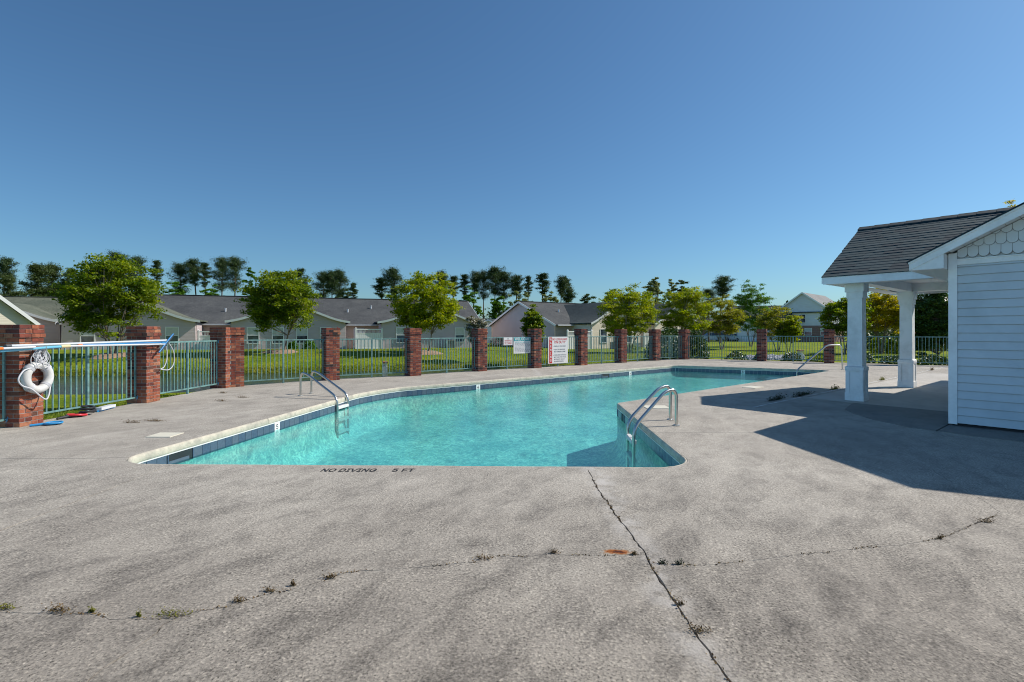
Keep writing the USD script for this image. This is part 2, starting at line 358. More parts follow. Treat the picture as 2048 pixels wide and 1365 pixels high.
# coping: a rough bullnose edge in lengths
nsec = int(PL / 3.05)
for k in range(nsec):
    s0, s1 = k * PL / nsec + .004, (k + 1) * PL / nsec - .004
    idx = [rp(s) for s in np.linspace(s0, s1, max(int((s1 - s0) / .1), 2))]
    vv, ff = sweep([(.026, -.09), (.026, -.002), (.018, .001), (.010, -.001), (-.002, -.009), (-.012, -.03), (-.014, -.075), (-.004, -.096), (.05, -.098)], idx)
    nz = (meshkit.noise(vv * 9, 3) - .5) * .007
    vv[:, 2] += np.where(vv[:, 2] < -.002, nz, nz * .1); vv[:, :2] += nz[:, None] * .5
    obj('coping_section', (vv, ff), M['coping'], pool_prim, smooth=50)
v, f = sweep([(.03, -.098), (-.004, -.1), (-.004, -.112), (.03, -.112)])
obj('plaster_lip', (v, f), M['plaster_lip'], pool_prim)
v, f = sweep([(.004, -.11), (.004, -.262)])
obj('grout_bed', (v, f), M['grout'], pool_prim)
# tiles, each its own; openings and depth markers take the place of tiles
def snear(x, y): return ring.project(Point(x, y))
marks = {}
nt = int(PL / .1525); tw = PL / nt
def slot(x, y): return int(snear(x, y) / tw) % nt
for (x, y), txt in (((-4.08, 8.9), '5'), ((-1.05, 15.1), '4'), ((4.6, 20.0), '4'), ((9.4, 20.8), "3'")): marks[slot(x, y)] = txt
openings = {}
for (x, y), w in (((-4.3, 6.92), 3), ((3.6, 19.2), 3), ((2.13, 9.75), 2)):
    k = slot(x, y)
    for d in range(w): openings[(k + d) % nt] = (k, w)
hidden = MB(); done = set()
for k in range(nt):
    p, nn, t = rp((k + .5) * tw)
    R = np.array([[t[0], nn[0], 0], [t[1], nn[1], 0], [0, 0, 1]])
    c = np.array([p[0] - nn[0] * .001, p[1] - nn[1] * .001, -.187])
    if k in openings:
        k0, w = openings[k]
        if k0 in done: continue
        done.add(k0)
        p, nn, t = rp((k0 + w / 2) * tw); R = np.array([[t[0], nn[0], 0], [t[1], nn[1], 0], [0, 0, 1]])
        def q(x, y, z): return np.array([p[0], p[1], 0]) + R @ np.array([x, y, z])
        W = w * tw - .008
        sk = obj('skimmer_opening', MB().box(q(0, -.002, -.185), (W, .008, .145), R), M['dark_opening'], pool_prim)
        fr = MB().box(q(-W / 2 + .012, -.009, -.185), (.02, .008, .145), R).box(q(W / 2 - .012, -.009, -.185), (.02, .008, .145), R).box(q(0, -.009, -.254), (W, .008, .012), R)
        obj('frame', fr, M['tile_c'], sk)
        if w == 3: obj('weir_flap', MB().box(q(.03, -.008, -.225), (W * .75, .006, .05), R), M['tile_b'], sk)
        continue
    faces_away = nn @ (np.array([0, 0]) - p) > 0          # the wall's inner face is turned from the terrace
    if k in marks:
        mt = obj('marker_tile', MB().box(c - np.array([nn[0], nn[1], 0]) * .002, (tw - .006, .01, .146), R), M['white_tile'], pool_prim, label='white depth tile reading ' + marks[k])
        m = meshkit.text_mesh(marks[k], .085, .002, bold=True)
        b = m.bounds; vv = np.array(m.vertices) - np.array([(b[0][0] + b[1][0]) / 2, (b[0][1] + b[1][1]) / 2, 0])
        # reads from inside the pool: right is against the outline's direction
        W3 = np.stack([-t[0] * vv[:, 0] - nn[0] * (vv[:, 2] + .0075), -t[1] * vv[:, 0] - nn[1] * (vv[:, 2] + .0075), vv[:, 1]], 1) + np.array([p[0], p[1], -.183])
        obj('numeral', (W3, np.array(m.faces)[:, ::-1]), M['black'], mt)
        continue
    m = MB().box(c, (tw - .006, .009 + rng.uniform(-.001, .0015), .146), R)
    if faces_away:
        hidden.add(m.get()); continue
    obj('tile', m, M[('tile_a', 'tile_b', 'tile_c')[rng.choice(3, p=[.5, .3, .2])]], pool_prim)
obj('tiles_on_near_walls', hidden, M['tile_a'], pool_prim, kind='stuff')
p, nn, t = rp(snear(2.1, 9.3))
obj('return_fitting', MB().ball((p[0] - nn[0] * .004, p[1] - nn[1] * .004, -.36), .03, 2, (1, 1, 1)), M['dark_opening'], pool_prim, smooth=True)

# ------------------------------------------------------------------ the deck: slabs parted by joints, crossed by cracks
fence_in = [(-7.55, -7), (-7.75, 7.9), (-7.66, 13.45), (-5.75, 15.6), (-3.5, 17.1), (-1.4, 19.1), (.7, 20.75), (2.8, 22.4), (4.95, 24.4), (7.0, 26.0), (9.1, 27.5), (10.4, 27.1), (12.8, 25.6), (15.2, 24.1), (17.6, 22.5), (21, 20.2), (25, 17)]
deck_poly = Polygon(fence_in + [(25, -7)])
hole = pool.buffer(.028, quad_segs=6)
H = np.array([6.85, 8.0])                                   # the pool house's near corner
def hp2(s, a): return H + V2 * s + U2 * a
walk_poly = Polygon([hp2(-1.78, 1.45), hp2(-1.62, .6), hp2(-1.35, .15), hp2(-.9, -.35), hp2(-.35, -.72), hp2(.4, -.85), hp2(5.6, -.85), hp2(5.6, 1.7), hp2(-1.78, 1.7)])
j5 = [G(1507, 815)[:2], (18.0, 21.2), (21, 23.7)]
porch_poly = Polygon([hp2(-2.75, 1.9), hp2(-2.75, 12.5), hp2(3, 12.5), hp2(3, 1.72), hp2(-1.8, 1.72)])
rnd = random.Random(5)
def jag(pts, step=.06, amp=.012, r=rnd):
    ls = LineString([tuple(p[:2]) for p in pts]); out = []
    n = max(int(ls.length / step), 2); w = 0
    for i in range(n + 1):
        q = ls.interpolate(i / n, normalized=True); w = w * .6 + r.uniform(-amp, amp)
        b = ls.interpolate(min(i / n + .01, 1), normalized=True); a = ls.interpolate(max(i / n - .01, 0), normalized=True)
        t = np.array([b.x - a.x, b.y - a.y]); t /= max(np.linalg.norm(t), 1e-9)
        out.append((q.x - t[1] * w, q.y + t[0] * w))
    return out
def ragged(line, w0, w1, r=rnd):
    """a crack's opening: a thin polygon of uneven width"""
    L, Rr = [], []
    for i in range(len(line)):
        a, b = np.array(line[max(i - 1, 0)]), np.array(line[min(i + 1, len(line) - 1)])
        t = (b - a) / max(np.linalg.norm(b - a), 1e-9); nrm = np.array([-t[1], t[0]]); p = np.array(line[i])
        k0, k1 = (2.0 if r.random() < .10 else 1.0), (2.0 if r.random() < .10 else 1.0)
        L.append(p + nrm * r.uniform(w0, w1) * k0); Rr.append(p - nrm * r.uniform(w0, w1) * k1)
    return Polygon(L + Rr[::-1]).buffer(0)
J1 = jag([(.80, 5.4), G(1190, 970), G(1290, 1110), G(1380, 1250), G(1460, 1365), (.97, 1.4), (1.02, -7)], .05, .007)
J2 = jag([(-3.76, 5.62), G(200, 985), G(0, 1062), (-3.8, -7)], .08, .004)
J3 = jag([(-4.40, 5.95), (-5.9, 5.9), (-8, 5.85)], .1, .003)
J4 = jag([(2.03, 7.45), (4.9, 7.42), (5.6, 7.4)], .1, .003)
c1 = [(-40, 1224), (90, 1228), (190, 1228), (230, 1240), (290, 1237), (350, 1235), (380, 1225), (460, 1213), (490, 1200), (560, 1185), (640, 1165), (690, 1145), (760, 1140), (880, 1130), (960, 1125), (1000, 1113), (1060, 1113), (1100, 1107), (1180, 1112), (1230, 1111), (1285, 1108)]
c2 = [(1303, 1127), (1340, 1129), (1400, 1133), (1460, 1126), (1570, 1113), (1650, 1105), (1740, 1095), (1850, 1085), (1875, 1078), (1950, 1050), (1975, 1040), (2000, 1025), (2075, 1028)]
c3 = [(2000, 1025), (1965, 1000), (1930, 980), (1880, 950), (1840, 925)]
c4 = [(352, 1236), (325, 1250), (320, 1265), (290, 1285), (210, 1335), (170, 1368)]
CR = [jag([G(*q) for q in c], .03, .007) for c in (c1, c2, c3, c4)]
cuts = [ragged(J1, .003, .0075), ragged(J2, .003, .008), LineString(J3).buffer(.004, cap_style='flat'), LineString(J4).buffer(.004, cap_style='flat')]
cuts += [ragged(CR[0], .0006, .0026), ragged(CR[1], .0005, .0022), ragged(CR[2], .0006, .0022), ragged(CR[3], .0010, .0055)]
cuts += [LineString(j5).buffer(.022, cap_style='flat'), walk_poly.buffer(.008, join_style='mitre'), porch_poly.buffer(.006, join_style='mitre')]
deck = thing('pool_deck', 'weathered grey concrete deck round the pool, cracked and stained', 'deck', kind='structure')
rest = deck_poly.difference(hole).difference(unary_union(cuts))
for g in sorted(getattr(rest, 'geoms', [rest]), key=lambda g: -g.area):
    if g.area < .002: continue
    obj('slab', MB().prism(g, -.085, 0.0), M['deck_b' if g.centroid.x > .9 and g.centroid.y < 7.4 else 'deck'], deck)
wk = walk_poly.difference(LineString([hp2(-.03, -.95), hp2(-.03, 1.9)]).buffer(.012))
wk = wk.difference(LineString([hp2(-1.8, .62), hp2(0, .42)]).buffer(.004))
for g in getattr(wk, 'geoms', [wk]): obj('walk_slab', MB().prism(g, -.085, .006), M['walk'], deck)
pp = porch_poly.difference(LineString(j5).buffer(.024))
for g in getattr(pp, 'geoms', [pp]):
    if g.area > .05: obj('porch_slab', MB().prism(g, -.085, .004), M['porch'], deck)
obj('joint_strip', MB().prism(LineString(j5).buffer(.019, cap_style='flat'), -.06, .003), M['caulk'], deck)
obj('joint_soil', MB().prism(deck_poly.buffer(-.15).difference(pool.buffer(.3)), -.1, -.02 - .07), M['soil'], deck)
for k, (px, py, w, d) in enumerate(((330, 871, .34, .30), (1506, 775, .5, .35), (1312, 815, .45, .38))):
    q = G(px, py)
    lid = obj('skimmer_lid', MB().box((q[0], q[1], .004), (w, d, .012), 0 if k != 1 else TH), M['lid'], deck)
# stencilled warning beside the near edge
def ground_text(txt, x0, x1, y0, hgt):
    m = meshkit.text_mesh(txt, hgt, .0015, bold=True); b = m.bounds
    v = np.array(m.vertices); v[:, 0] = x0 + (v[:, 0] - b[0][0]) / (b[1][0] - b[0][0]) * (x1 - x0); v[:, 1] += y0; v[:, 2] += .0015
    return v, np.array(m.faces)
for txt, p0, p1 in (('NO DIVING', 640, 750), ('5 FT', 783, 827)):
    a, b = G(p0, 944), G(p1, 944); v, f = ground_text(txt, a[0], b[0], a[1], .112)
    for piece in trimesh.Trimesh(v, f).split(only_watertight=False): obj('letter', piece, M['stencil'], deck)
# ------------------------------------------------------------------ the pool house on the right
M['siding'] = plain('pale_blue_vinyl_siding', (.545, .595, .64), .5, .03, 3, grime=(.46, .51, .55))
M['scallop'] = plain('white_scallop_shingle', (.62, .64, .65), .5, .04, 3)
M['trim'] = plain('white_trim', (.84, .845, .845), .45, .03, 4, grime=(.66, .67, .66))
M['soffit'] = plain('white_soffit', (.74, .74, .72), .6, .03, 4)
M['column'] = plain('white_column_paint', (.85, .85, .84), .45, .03, 5, grime=(.66, .66, .64))
M['shingle_a'] = plain('charcoal_shingle', (.022, .052, .064), .9, .35, 90)
M['shingle_b'] = plain('slate_green_shingle', (.019, .046, .055), .9, .35, 90)
M['shingle_c'] = plain('dark_shingle', (.012, .030, .042), .9, .35, 90)
M['felt'] = plain('dark_roof_felt', (.03, .038, .042), .9, .3, 30)
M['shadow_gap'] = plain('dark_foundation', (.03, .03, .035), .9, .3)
house = thing('pool_house', 'white sided pool house with scalloped gable and dark shingled porch on columns', 'pool house')
def F3(v):
    """(s, a, z) of the house to the world"""
    v = np.asarray(v, float)
    return np.stack([H[0] + V2[0] * v[..., 0] + U2[0] * v[..., 1], H[1] + V2[1] * v[..., 0] + U2[1] * v[..., 1], v[..., 2]], -1)
def hb(mb, s0, s1, a0, a1, z0, z1):
    b = np.array([[x, y, z] for x in (s0, s1) for y in (a0, a1) for z in (z0, z1)])
    mb.raw(F3(b), [[0, 1, 3, 2], [4, 6, 7, 5], [0, 4, 5, 1], [2, 3, 7, 6], [0, 2, 6, 4], [1, 5, 7, 3]]); return mb
def hx(mb, pts):
    """eight (s,a,z) corners in the order of hb"""
    mb.raw(F3(pts), [[0, 1, 3, 2], [4, 6, 7, 5], [0, 4, 5, 1], [2, 3, 7, 6], [0, 2, 6, 4], [1, 5, 7, 3]]); return mb
SW, SL, ZT, EV, AO, DEEP = 4.9, .5238, 2.57, .456, .30, 11.5      # width, slope, eave height, overhangs, depth
SP = SW / 2
def zr(s): return ZT + SL * (EV + (s if s <= SP else SW - s))
WB = .05
wall = MB(); hb(wall, .004, SW - .004, .004, DEEP, WB, 2.60)
tri = Polygon([(0, 2.6), (SW, 2.6), (SW, zr(0) - .15), (SP, zr(SP) - .15), (0, zr(0) - .15)])
def facade(poly, a0, a1):
    m = trimesh.creation.extrude_polygon(poly, a1 - a0, engine='earcut'); v = np.array(m.vertices)
    return F3(np.stack([v[:, 0], a0 + v[:, 2], v[:, 1]], 1)), np.array(m.faces)
wall.raw(*facade(tri, .004, .12))
obj('wall', wall, M['siding'], house)
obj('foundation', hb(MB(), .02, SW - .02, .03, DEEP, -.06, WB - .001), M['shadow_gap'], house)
EXP = .127; nb = 19; top = 2.495
for side in (0, 1):
    for k in range(nb + 1):
        z0 = WB + k * EXP; z1 = min(z0 + EXP - .010, top)
        if z1 - z0 < .02: continue
        o0, o1 = -.020, -.007
        if side == 0:
            pts = [(.085, o0, z0), (.085, o1, z1), (.085, .003, z0), (.085, .003, z1), (SW - .085, o0, z0), (SW - .085, o1, z1), (SW - .085, .003, z0), (SW - .085, .003, z1)]
        else:
            pts = [(o0, .085, z0), (o1, .085, z1), (o0, DEEP, z0), (o1, DEEP, z1), (.003, .085, z0), (.003, .085, z1), (.003, DEEP, z0), (.003, DEEP, z1)]
        obj('siding_board', hx(MB(), pts), M['siding'], house)
cb = MB(); hb(cb, -.022, .084, -.024, .002, WB - .02, 2.68); hb(cb, -.022, .002, .002, .084, WB - .02, 2.44)
obj('corner_board', cb, M['trim'], house)
obj('corner_board', hb(hb(MB(), SW - .084, SW + .022, -.024, .002, WB - .02, 2.68), SW - .002, SW + .022, .002, .084, WB - .02, 2.44), M['trim'], house)
obj('frieze_board', hb(hb(MB(), .085, SW - .085, -.028, .002, 2.495, 2.585), .085, SW - .085, -.04, -.028, 2.57, 2.585), M['trim'], house)
# scalloped gable shingles
clip = Polygon([(.09, 2.59), (SW - .09, 2.59), (SW - .09, zr(.09) - .135), (SP, zr(SP) - .135), (.09, zr(.09) - .135)])
W_, RH = .124, .160
shade_outline = MB()
for k in range(9):
    z0 = 2.60 + k * RH
    for i in range(-1, int(SW / W_) + 2):
        sc = i * W_ + (.5 * W_ if k % 2 else 0) + .02
        r = W_ / 2 - .0025
        arc = [(sc + r * math.cos(t), z0 + r + r * math.sin(t)) for t in np.linspace(math.pi, 2 * math.pi, 11)]
        pg = Polygon(arc + [(sc + r, z0 + RH + r + .02), (sc - r, z0 + RH + r + .02)]).intersection(clip)
        if pg.is_empty or pg.area < .0015 or pg.geom_type != 'Polygon': continue
        def scal(q, a0, th):
            m = trimesh.creation.extrude_polygon(q, th, engine='earcut'); v = np.array(m.vertices)
            a = a0 - .020 * np.clip((z0 + RH + r - v[:, 1]) / (RH + r), 0, 1) - (th - v[:, 2])
            return F3(np.stack([v[:, 0], a, v[:, 1]], 1)), np.array(m.faces)
        obj('scallop_shingle', scal(pg, -.010, .006), M['scallop'], house)
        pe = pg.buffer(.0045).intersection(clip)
        if pe.geom_type == 'Polygon': shade_outline.raw(*scal(pe, -.0055, .004))
M['gap_shade'] = plain('grey_gap_shade', (.17, .18, .19), .8, .1)
obj('scallop_shade_outline', shade_outline, M['gap_shade'], house)  # grey rims painted in for the shade between the scallops
obj('scallop_backing', MB().raw(*facade(clip, -.003, .004)), M['scallop'], house)
# roof of the house, rake boards, soffit
def slope_slab(mb, s0, s1, a0, a1, dz0, dz1):
    pts = [(s, a, zr(s) + dz) for s in (s0, s1) for a in (a0, a1) for dz in (dz0, dz1)]
    return hx(mb, pts)
rf = MB(); slope_slab(rf, -EV - .03, SP, -AO - .03, DEEP + .3, .0, .022); slope_slab(rf, SP, SW + EV + .03, -AO - .03, DEEP + .3, .0, .022)
obj('roof', rf, M['shingle_c'], house)
rd = MB(); slope_slab(rd, -EV, SP, -AO + .02, DEEP + .3, -.1, -.002); slope_slab(rd, SP, SW + EV, -AO + .02, DEEP + .3, -.1, -.002)
obj('roof_deck', rd, M['soffit'], house)
for s0, s1 in ((-EV, SP), (SP, SW + EV)):
    obj('rake_board', slope_slab(MB(), s0, s1, -AO - .004, -AO + .02, -.135, -.028), M['trim'], house)
    obj('drip_edge', slope_slab(MB(), s0 - (.01 if s0 < 0 else 0), s1, -AO - .016, -AO + .02, -.030, -.003), M['trim'], house)
for k in range(int(SP / .155)):
    s0 = .02 + k * .155
    for m_ in (0, 1):
        a, b = (s0, s0 + .148) if m_ == 0 else (SW - s0 - .148, SW - s0)
        mb = MB(); pts = [(s, q, zr(s) + dz) for s in (a, b) for q in (-AO + .022, -.012) for dz in (-.125, -.117)]
        obj('soffit_panel', hx(mb, pts), M['soffit'], house)
for mir in (0, 1):
    def ms(s): return s if not mir else SW - s
    poly = Polygon([(ms(-EV), zr(-EV) - .135), (ms(-EV), zr(-EV) - .13), (ms(-.03), zr(-.03) - .13), (ms(-.03), zr(-EV) - .135)])
    obj('eave_return', MB().raw(*facade(poly, -AO + .006, -AO + .028)), M['trim'], house)
    a, b = sorted((ms(-.05), ms(-.03)))
    obj('return_end', hb(MB(), a, b, -AO + .028, -.026, zr(-EV) - .135, zr(-.03) - .13), M['trim'], house)
    a, b = sorted((ms(-EV + .02), ms(-.05)))
    obj('eave_soffit', hb(MB(), a, b, -AO + .03, DEEP, zr(-EV) - .135, zr(-EV) - .12), M['soffit'], house)
    a, b = sorted((ms(-EV), ms(-EV + .02)))
    obj('eave_fascia', hb(MB(), a, b, -AO + .03, DEEP, zr(-EV) - .135, zr(-EV) - .004), M['trim'], house)
# porch: columns, beams, ceiling, cross gable roof with its shingles
CS, CA0, CA1 = -1.91, 2.25, 6.23
PA0, PA1, PR = 1.75, 6.73, 4.24
PZ, PS, PS0 = 2.63, .545, -2.42
def zp(a): return PZ + PS * ((a - PA0) if a <= PR else (PA1 - a))
def column(a):
    c = MB()
    def lump(w0, w1, z0, z1, mb):
        pts = [(CS + x * w, a + y * w, z) for x in (-.5, .5) for y in (-.5, .5) for z, w in ((z0, w0), (z1, w1))]
        return hx(mb, pts)
    lump(.275, .262, .72, 2.17, c)
    col = obj('column', c, M['column'], house)
    b = MB(); lump(.345, .345, .004, .165, b); lump(.305, .305, .165, .62, b)
    for sx, sy in ((0, -1), (1, 0), (0, 1), (-1, 0)):          # raised panel frames
        for t in (-1, 1):
            if sx == 0: hb(b, CS + t * .125 - .03, CS + t * .125 + .03, a + sy * .158 - .006, a + sy * .158 + .006, .165, .62)
            else: hb(b, CS + sx * .158 - .006, CS + sx * .158 + .006, a + t * .125 - .03, a + t * .125 + .03, .165, .62)
    lump(.325, .345, .62, .66, b); lump(.345, .345, .66, .715, b); lump(.345, .285, .715, .735, b)
    obj('column_base', b, M['column'], col)
    t = MB(); lump(.30, .30, 2.17, 2.30, t); lump(.345, .345, 2.30, 2.50, t)
    obj('capital', t, M['column'], col)
column(CA0); column(CA1)
bm = .13
obj('porch_beam', hb(MB(), CS - bm, CS + bm, CA0 - bm, CA1 + bm, 2.50, 2.72), M['trim'], house)
obj('porch_beam', hb(MB(), CS + bm + .002, -.002, CA0 - bm, CA0 + bm, 2.50, 2.72), M['trim'], house)
obj('porch_beam', hb(MB(), CS + bm + .002, -.002, CA1 - bm, CA1 + bm, 2.50, 2.72), M['trim'], house)
obj('porch_ceiling', hb(MB(), CS + bm + .004, -.004, CA0 + bm + .002, CA1 - bm - .002, 2.70, 2.73), M['soffit'], house)
pd = MB()
def pslab(mb, a0, a1, s0, s1, d0, d1):
    return hx(mb, [(s, a, zp(a) + d) for s in (s0, s1) for a in (a0, a1) for d in (d0, d1)])
pslab(pd, PA0 + .01, PR, PS0 + .03, 2.35, -.09, -.004); pslab(pd, PR, PA1 - .01, PS0 + .03, 2.35, -.09, -.004)
obj('porch_roof_deck', pd, M['felt'], house)
for a0, a1 in ((PA0, PR), (PR, PA1)):
    obj('porch_rake_board', pslab(MB(), a0, a1, PS0 + .004, PS0 + .028, -.15, -.006), M['trim'], house)
obj('porch_fascia', hb(MB(), PS0 + .03, -.5, PA0 - .005, PA0 + .018, zp(PA0) - .165, zp(PA0) - .006), M['trim'], house)
obj('porch_fascia', hb(MB(), PS0 + .03, -.5, PA1 - .018, PA1 + .005, zp(PA0) - .165, zp(PA0) - .006), M['trim'], house)
for k in range(7):
    s0 = PS0 + .04 + k * .275
    obj('porch_soffit', hb(MB(), s0, s0 + .268, PA0 + .02, CA0 - bm - .002, zp(PA0) - .158, zp(PA0) - .148), M['soffit'], house)
obj('porch_soffit', hb(MB(), PS0 + .04, CS - bm - .002, CA0 - bm, CA1 + bm, 2.476, 2.486), M['soffit'], house)
gp = Polygon([(CA0 - bm, 2.722), (CA1 + bm, 2.722), (PR, zp(PR) - .1)])
m = trimesh.creation.extrude_polygon(gp, .05, engine='earcut'); v = np.array(m.vertices)
obj('porch_gable', (F3(np.stack([CS - .05 + v[:, 2], v[:, 0], v[:, 1]], 1)), np.array(m.faces)), M['siding'], house)
SLEN = math.hypot(PR - PA0, PS * (PR - PA0)); NC = 20; ex = SLEN / NC
r2 = np.random.default_rng(3)
far_sh = MB()
ca, sa = (PR - PA0) / SLEN, PS * (PR - PA0) / SLEN
for k in range(NC):
    off = r2.uniform(0, .33); s = PS0 - off - .005
    while s < 2.2:
        e = s + .345; a_ = max(s, PS0); b_ = min(e, 2.2)
        if b_ - a_ > .03:
            d0 = k * ex - (.02 if k == 0 else 0) - r2.uniform(0, .006); d1 = (k + 1) * ex + .05
            t0, t1 = .010 + r2.choice([0, .005]), .001
            pts = []
            for s_ in (a_ + .0015, b_ - .0015):
                for d in (d0, d1):
                    for lift in (-.003, t0 if d == d0 else t1):
                        pts.append((s_, PA0 + d * ca - lift * sa * 0, PZ + d * sa + lift / ca))
            mm = hx(MB(), pts)
            if s < 1.75 - (k * .0): obj('shingle', mm, M[('shingle_a', 'shingle_b', 'shingle_c')[r2.choice(3, p=[.45, .35, .2])]], house)
            else: far_sh.add(mm.get())
        s = e
if far_sh.n: obj('shingles_behind_gable', far_sh, M['shingle_b'], house, kind='stuff')
obj('porch_back_slope', pslab(MB(), PR, PA1 + .03, PS0, 2.2, -.002, .012), M['shingle_b'], house)
for k in range(15):
    s0 = PS0 - .005 + k * .31
    mb = MB()
    for sg in (-1, 1):
        pts = [(s_, PR + sg * w, zp(PR) - PS * w + lift) for s_, up in ((s0, .02), (s0 + .305, .012)) for w in (0, .15) for lift in (.012, .022 + up)]
        hx(mb, pts)
    obj('ridge_cap', mb, M['shingle_c'], house)
# small lamp under the eave beside the corner
lm = MB(); c = F3(np.array([-.12, .9, 2.36])); lm.ball(c, .07, 2, (1, 1, .75)); lm.tube([c + [0, 0, .03], c + [0, 0, .075]], .03, 10)
obj('porch_lamp', lm, M['soffit'], house, smooth=40)

# ------------------------------------------------------------------ brick pillars
BR = [('orange_brick', (.29, .088, .045)), ('red_brick', (.20, .05, .030)), ('dark_red_brick', (.135, .034, .024)), ('brown_brick', (.13, .055, .036)), ('burnt_brick', (.035, .022, .022)), ('pale_brick', (.37, .15, .08))]
for n_, c_ in BR: M[n_] = plain(n_, c_, .85, .28, 22, bump=.6, bscale=70, grime=tuple(x * .45 for x in c_))
M['mortar'] = plain('grey_mortar', (.29, .265, .245), .9, .15, 20)
M['brick_mix'] = usdkit.material(stage, LK + 'mixed_brick', {
    'g': ('geometry', {}), 'rp': ('rgb_ramp', dict(interpolate=False, ramp=[(0, BR[1][1]), (.22, BR[2][1]), (.52, BR[3][1]), (.68, BR[4][1]), (.9, BR[0][1])])),
    'p': ('principled_bsdf', dict(roughness=.85))}, [('g.random_per_island', 'rp.fac'), ('rp.color', 'p.base_color')], surface='p.BSDF')
PH, NCO = 1.575, 23
CH = PH / NCO
def square(corner, a, b, s=.41): corner = np.asarray(corner); return [corner, corner + np.asarray(b) * s, corner + np.asarray(b) * s + np.asarray(a) * s, corner + np.asarray(a) * s]
def ccw(pts):
    p = Polygon(pts); return list(p.exterior.coords)[:-1] if p.exterior.is_ccw else list(p.exterior.coords)[:-1][::-1]
def pillar(label, squares, weights, single, seed):
    r = np.random.default_rng(seed)
    cen = np.mean([Polygon(s).centroid.coords[0] for s in squares], 0)
    t = thing('brick_pillar', label, 'pillar', (cen[0], cen[1], 0), group='brick fence pillars round the pool')
    core = MB(); mix = MB(); polys = [Polygon(ccw(s)) for s in squares]
    def off(k): return .020 if k == NCO - 3 else (.008 if k >= NCO - 2 else 0.0)
    for qi, P0 in enumerate(polys):
        core.prism(shapely.affinity.translate(P0.buffer(-.007, join_style='mitre'), -cen[0], -cen[1]), -.05, PH - .004)
        core.prism(shapely.affinity.translate(P0.buffer(-.004, join_style='mitre'), -cen[0], -cen[1]), PH - 3 * CH + .004, PH - .003)
        for k in range(NCO):
            E = ccw(list(P0.buffer(off(k), join_style='mitre').exterior.coords)[:-1]); n = len(E)
            for i in range(n):
                A, B = np.array(E[i]), np.array(E[(i + 1) % n]); L = np.linalg.norm(B - A); d = (B - A) / L; nr = np.array([d[1], -d[0]])
                lo, hi = (0, L - .1) if k % 2 == 0 else (.1, L)
                cuts_ = [lo, lo + .205, hi] if k % 2 == 0 else [lo, hi - .205, hi]
                for a_, b_ in zip(cuts_[:-1], cuts_[1:]):
                    if b_ - a_ < .03: continue
                    c = A + d * (a_ + b_) / 2 - nr * .047
                    if any(j != qi and polys[j].contains(Point(*(c + nr * .04))) for j in range(len(polys))): continue
                    c = c + nr * r.uniform(-.003, .002) - cen
                    R = np.array([[d[0], nr[0], 0], [d[1], nr[1], 0], [0, 0, 1]]) @ rotz(r.uniform(-.006, .006))
                    m = MB().box((c[0], c[1], (k + .5) * CH), (b_ - a_ - .010, .094, CH - .0105), R)
                    if single: obj('brick', m, M[BR[r.choice(6, p=weights)][0]], t)
                    else: mix.add(m.get())
    obj('mortar', core, M['mortar'], t)
    if not single: obj('brickwork', mix, M['brick_mix'], t, kind='stuff')
    return t
X2, Y2 = np.array([1., 0]), np.array([0, 1.])
WO = [.42, .28, .08, .08, .02, .12]; WD = [.22, .34, .20, .10, .09, .05]; WB_ = [.14, .30, .26, .12, .14, .04]
c3_ = np.array([-7.38, 13.2]); d3 = np.array([-7.12, 13.62])
UF = np.array([math.cos(math.radians(40)), math.sin(math.radians(40))]); VF = np.array([UF[1], -UF[0]])
UB = np.array([math.cos(math.radians(-33)), math.sin(math.radians(-33))]); VB = np.array([-UB[1], UB[0]])
pil = [
    ('brick pillar outside the frame', None, 0), 
    ('orange brick pillar with a white life ring hanging on it', [square(G(38.5, 855.5)[:2], Y2, -X2)], WO),
    ('orange brick pillar behind the blue pool brush at the pole ends', [square(G(293, 807)[:2], Y2, -X2)], WO),
    ('double brick pillar where the fence bends, left of the ladder', [square(c3_, Y2, -X2), square(d3, -UF, -VF)], WO),
    ('red brick pillar behind the left pool ladder', [square(G(652.6, 762)[:2], UF, -VF)], WD),
    ('red brick pillar in front of the third round tree, right of the bollard light', [square(G(820.6, 753)[:2], UF, -VF)], WD),
    ('dark flecked brick pillar below the white flowering shrub', [square(G(956.5, 743.5)[:2], UF, -VF)], WB_),
    ('dark flecked brick pillar between the welcome sign and the warning sign', [square(G(1068.6, 737)[:2], UF, -VF)], WB_),
    ('dark flecked brick pillar just right of the warning sign', [square(G(1162.6, 731.4)[:2], UF, -VF)], WB_),
    ('dark flecked brick pillar at the foot of the wide tree beyond the cream gable', [square(G(1243, 726.3)[:2], UF, -VF)], WB_),
    ('dark brick pillar left of the dark corner shrub', [square(G(1311.6, 722)[:2], UF, -VF)], WB_),
    ('dark brick pillar at the far fence corner, left of the ivy', [square(G(1371, 719.3)[:2], UF, -VF)], WB_),
    ('dark brick pillar with a narrow sunlit side right of the parked cars', [square(G(1532, 722.8)[:2], VB, -UB)], WB_),
    ('dark brick pillar right of the top of the pool handrail', [square(G(1668.6, 727)[:2], VB, -UB)], WB_),
    ('dark brick pillar half hidden behind the farther white porch column', [square((17.35, 22.05), VB, -UB)], WB_),
    ('brick pillar hidden', [square((19.7, 20.5), VB, -UB)], WB_)]
PC = []
for i, (lb, sq, w) in enumerate(pil):
    if sq is None: PC.append((np.array([-7.74, 5.3]), None)); continue
    if i <= 14: pillar(lb, sq, w, True, 100 + i)
    PC.append((np.array(Polygon(sq[0]).centroid.coords[0]), sq))

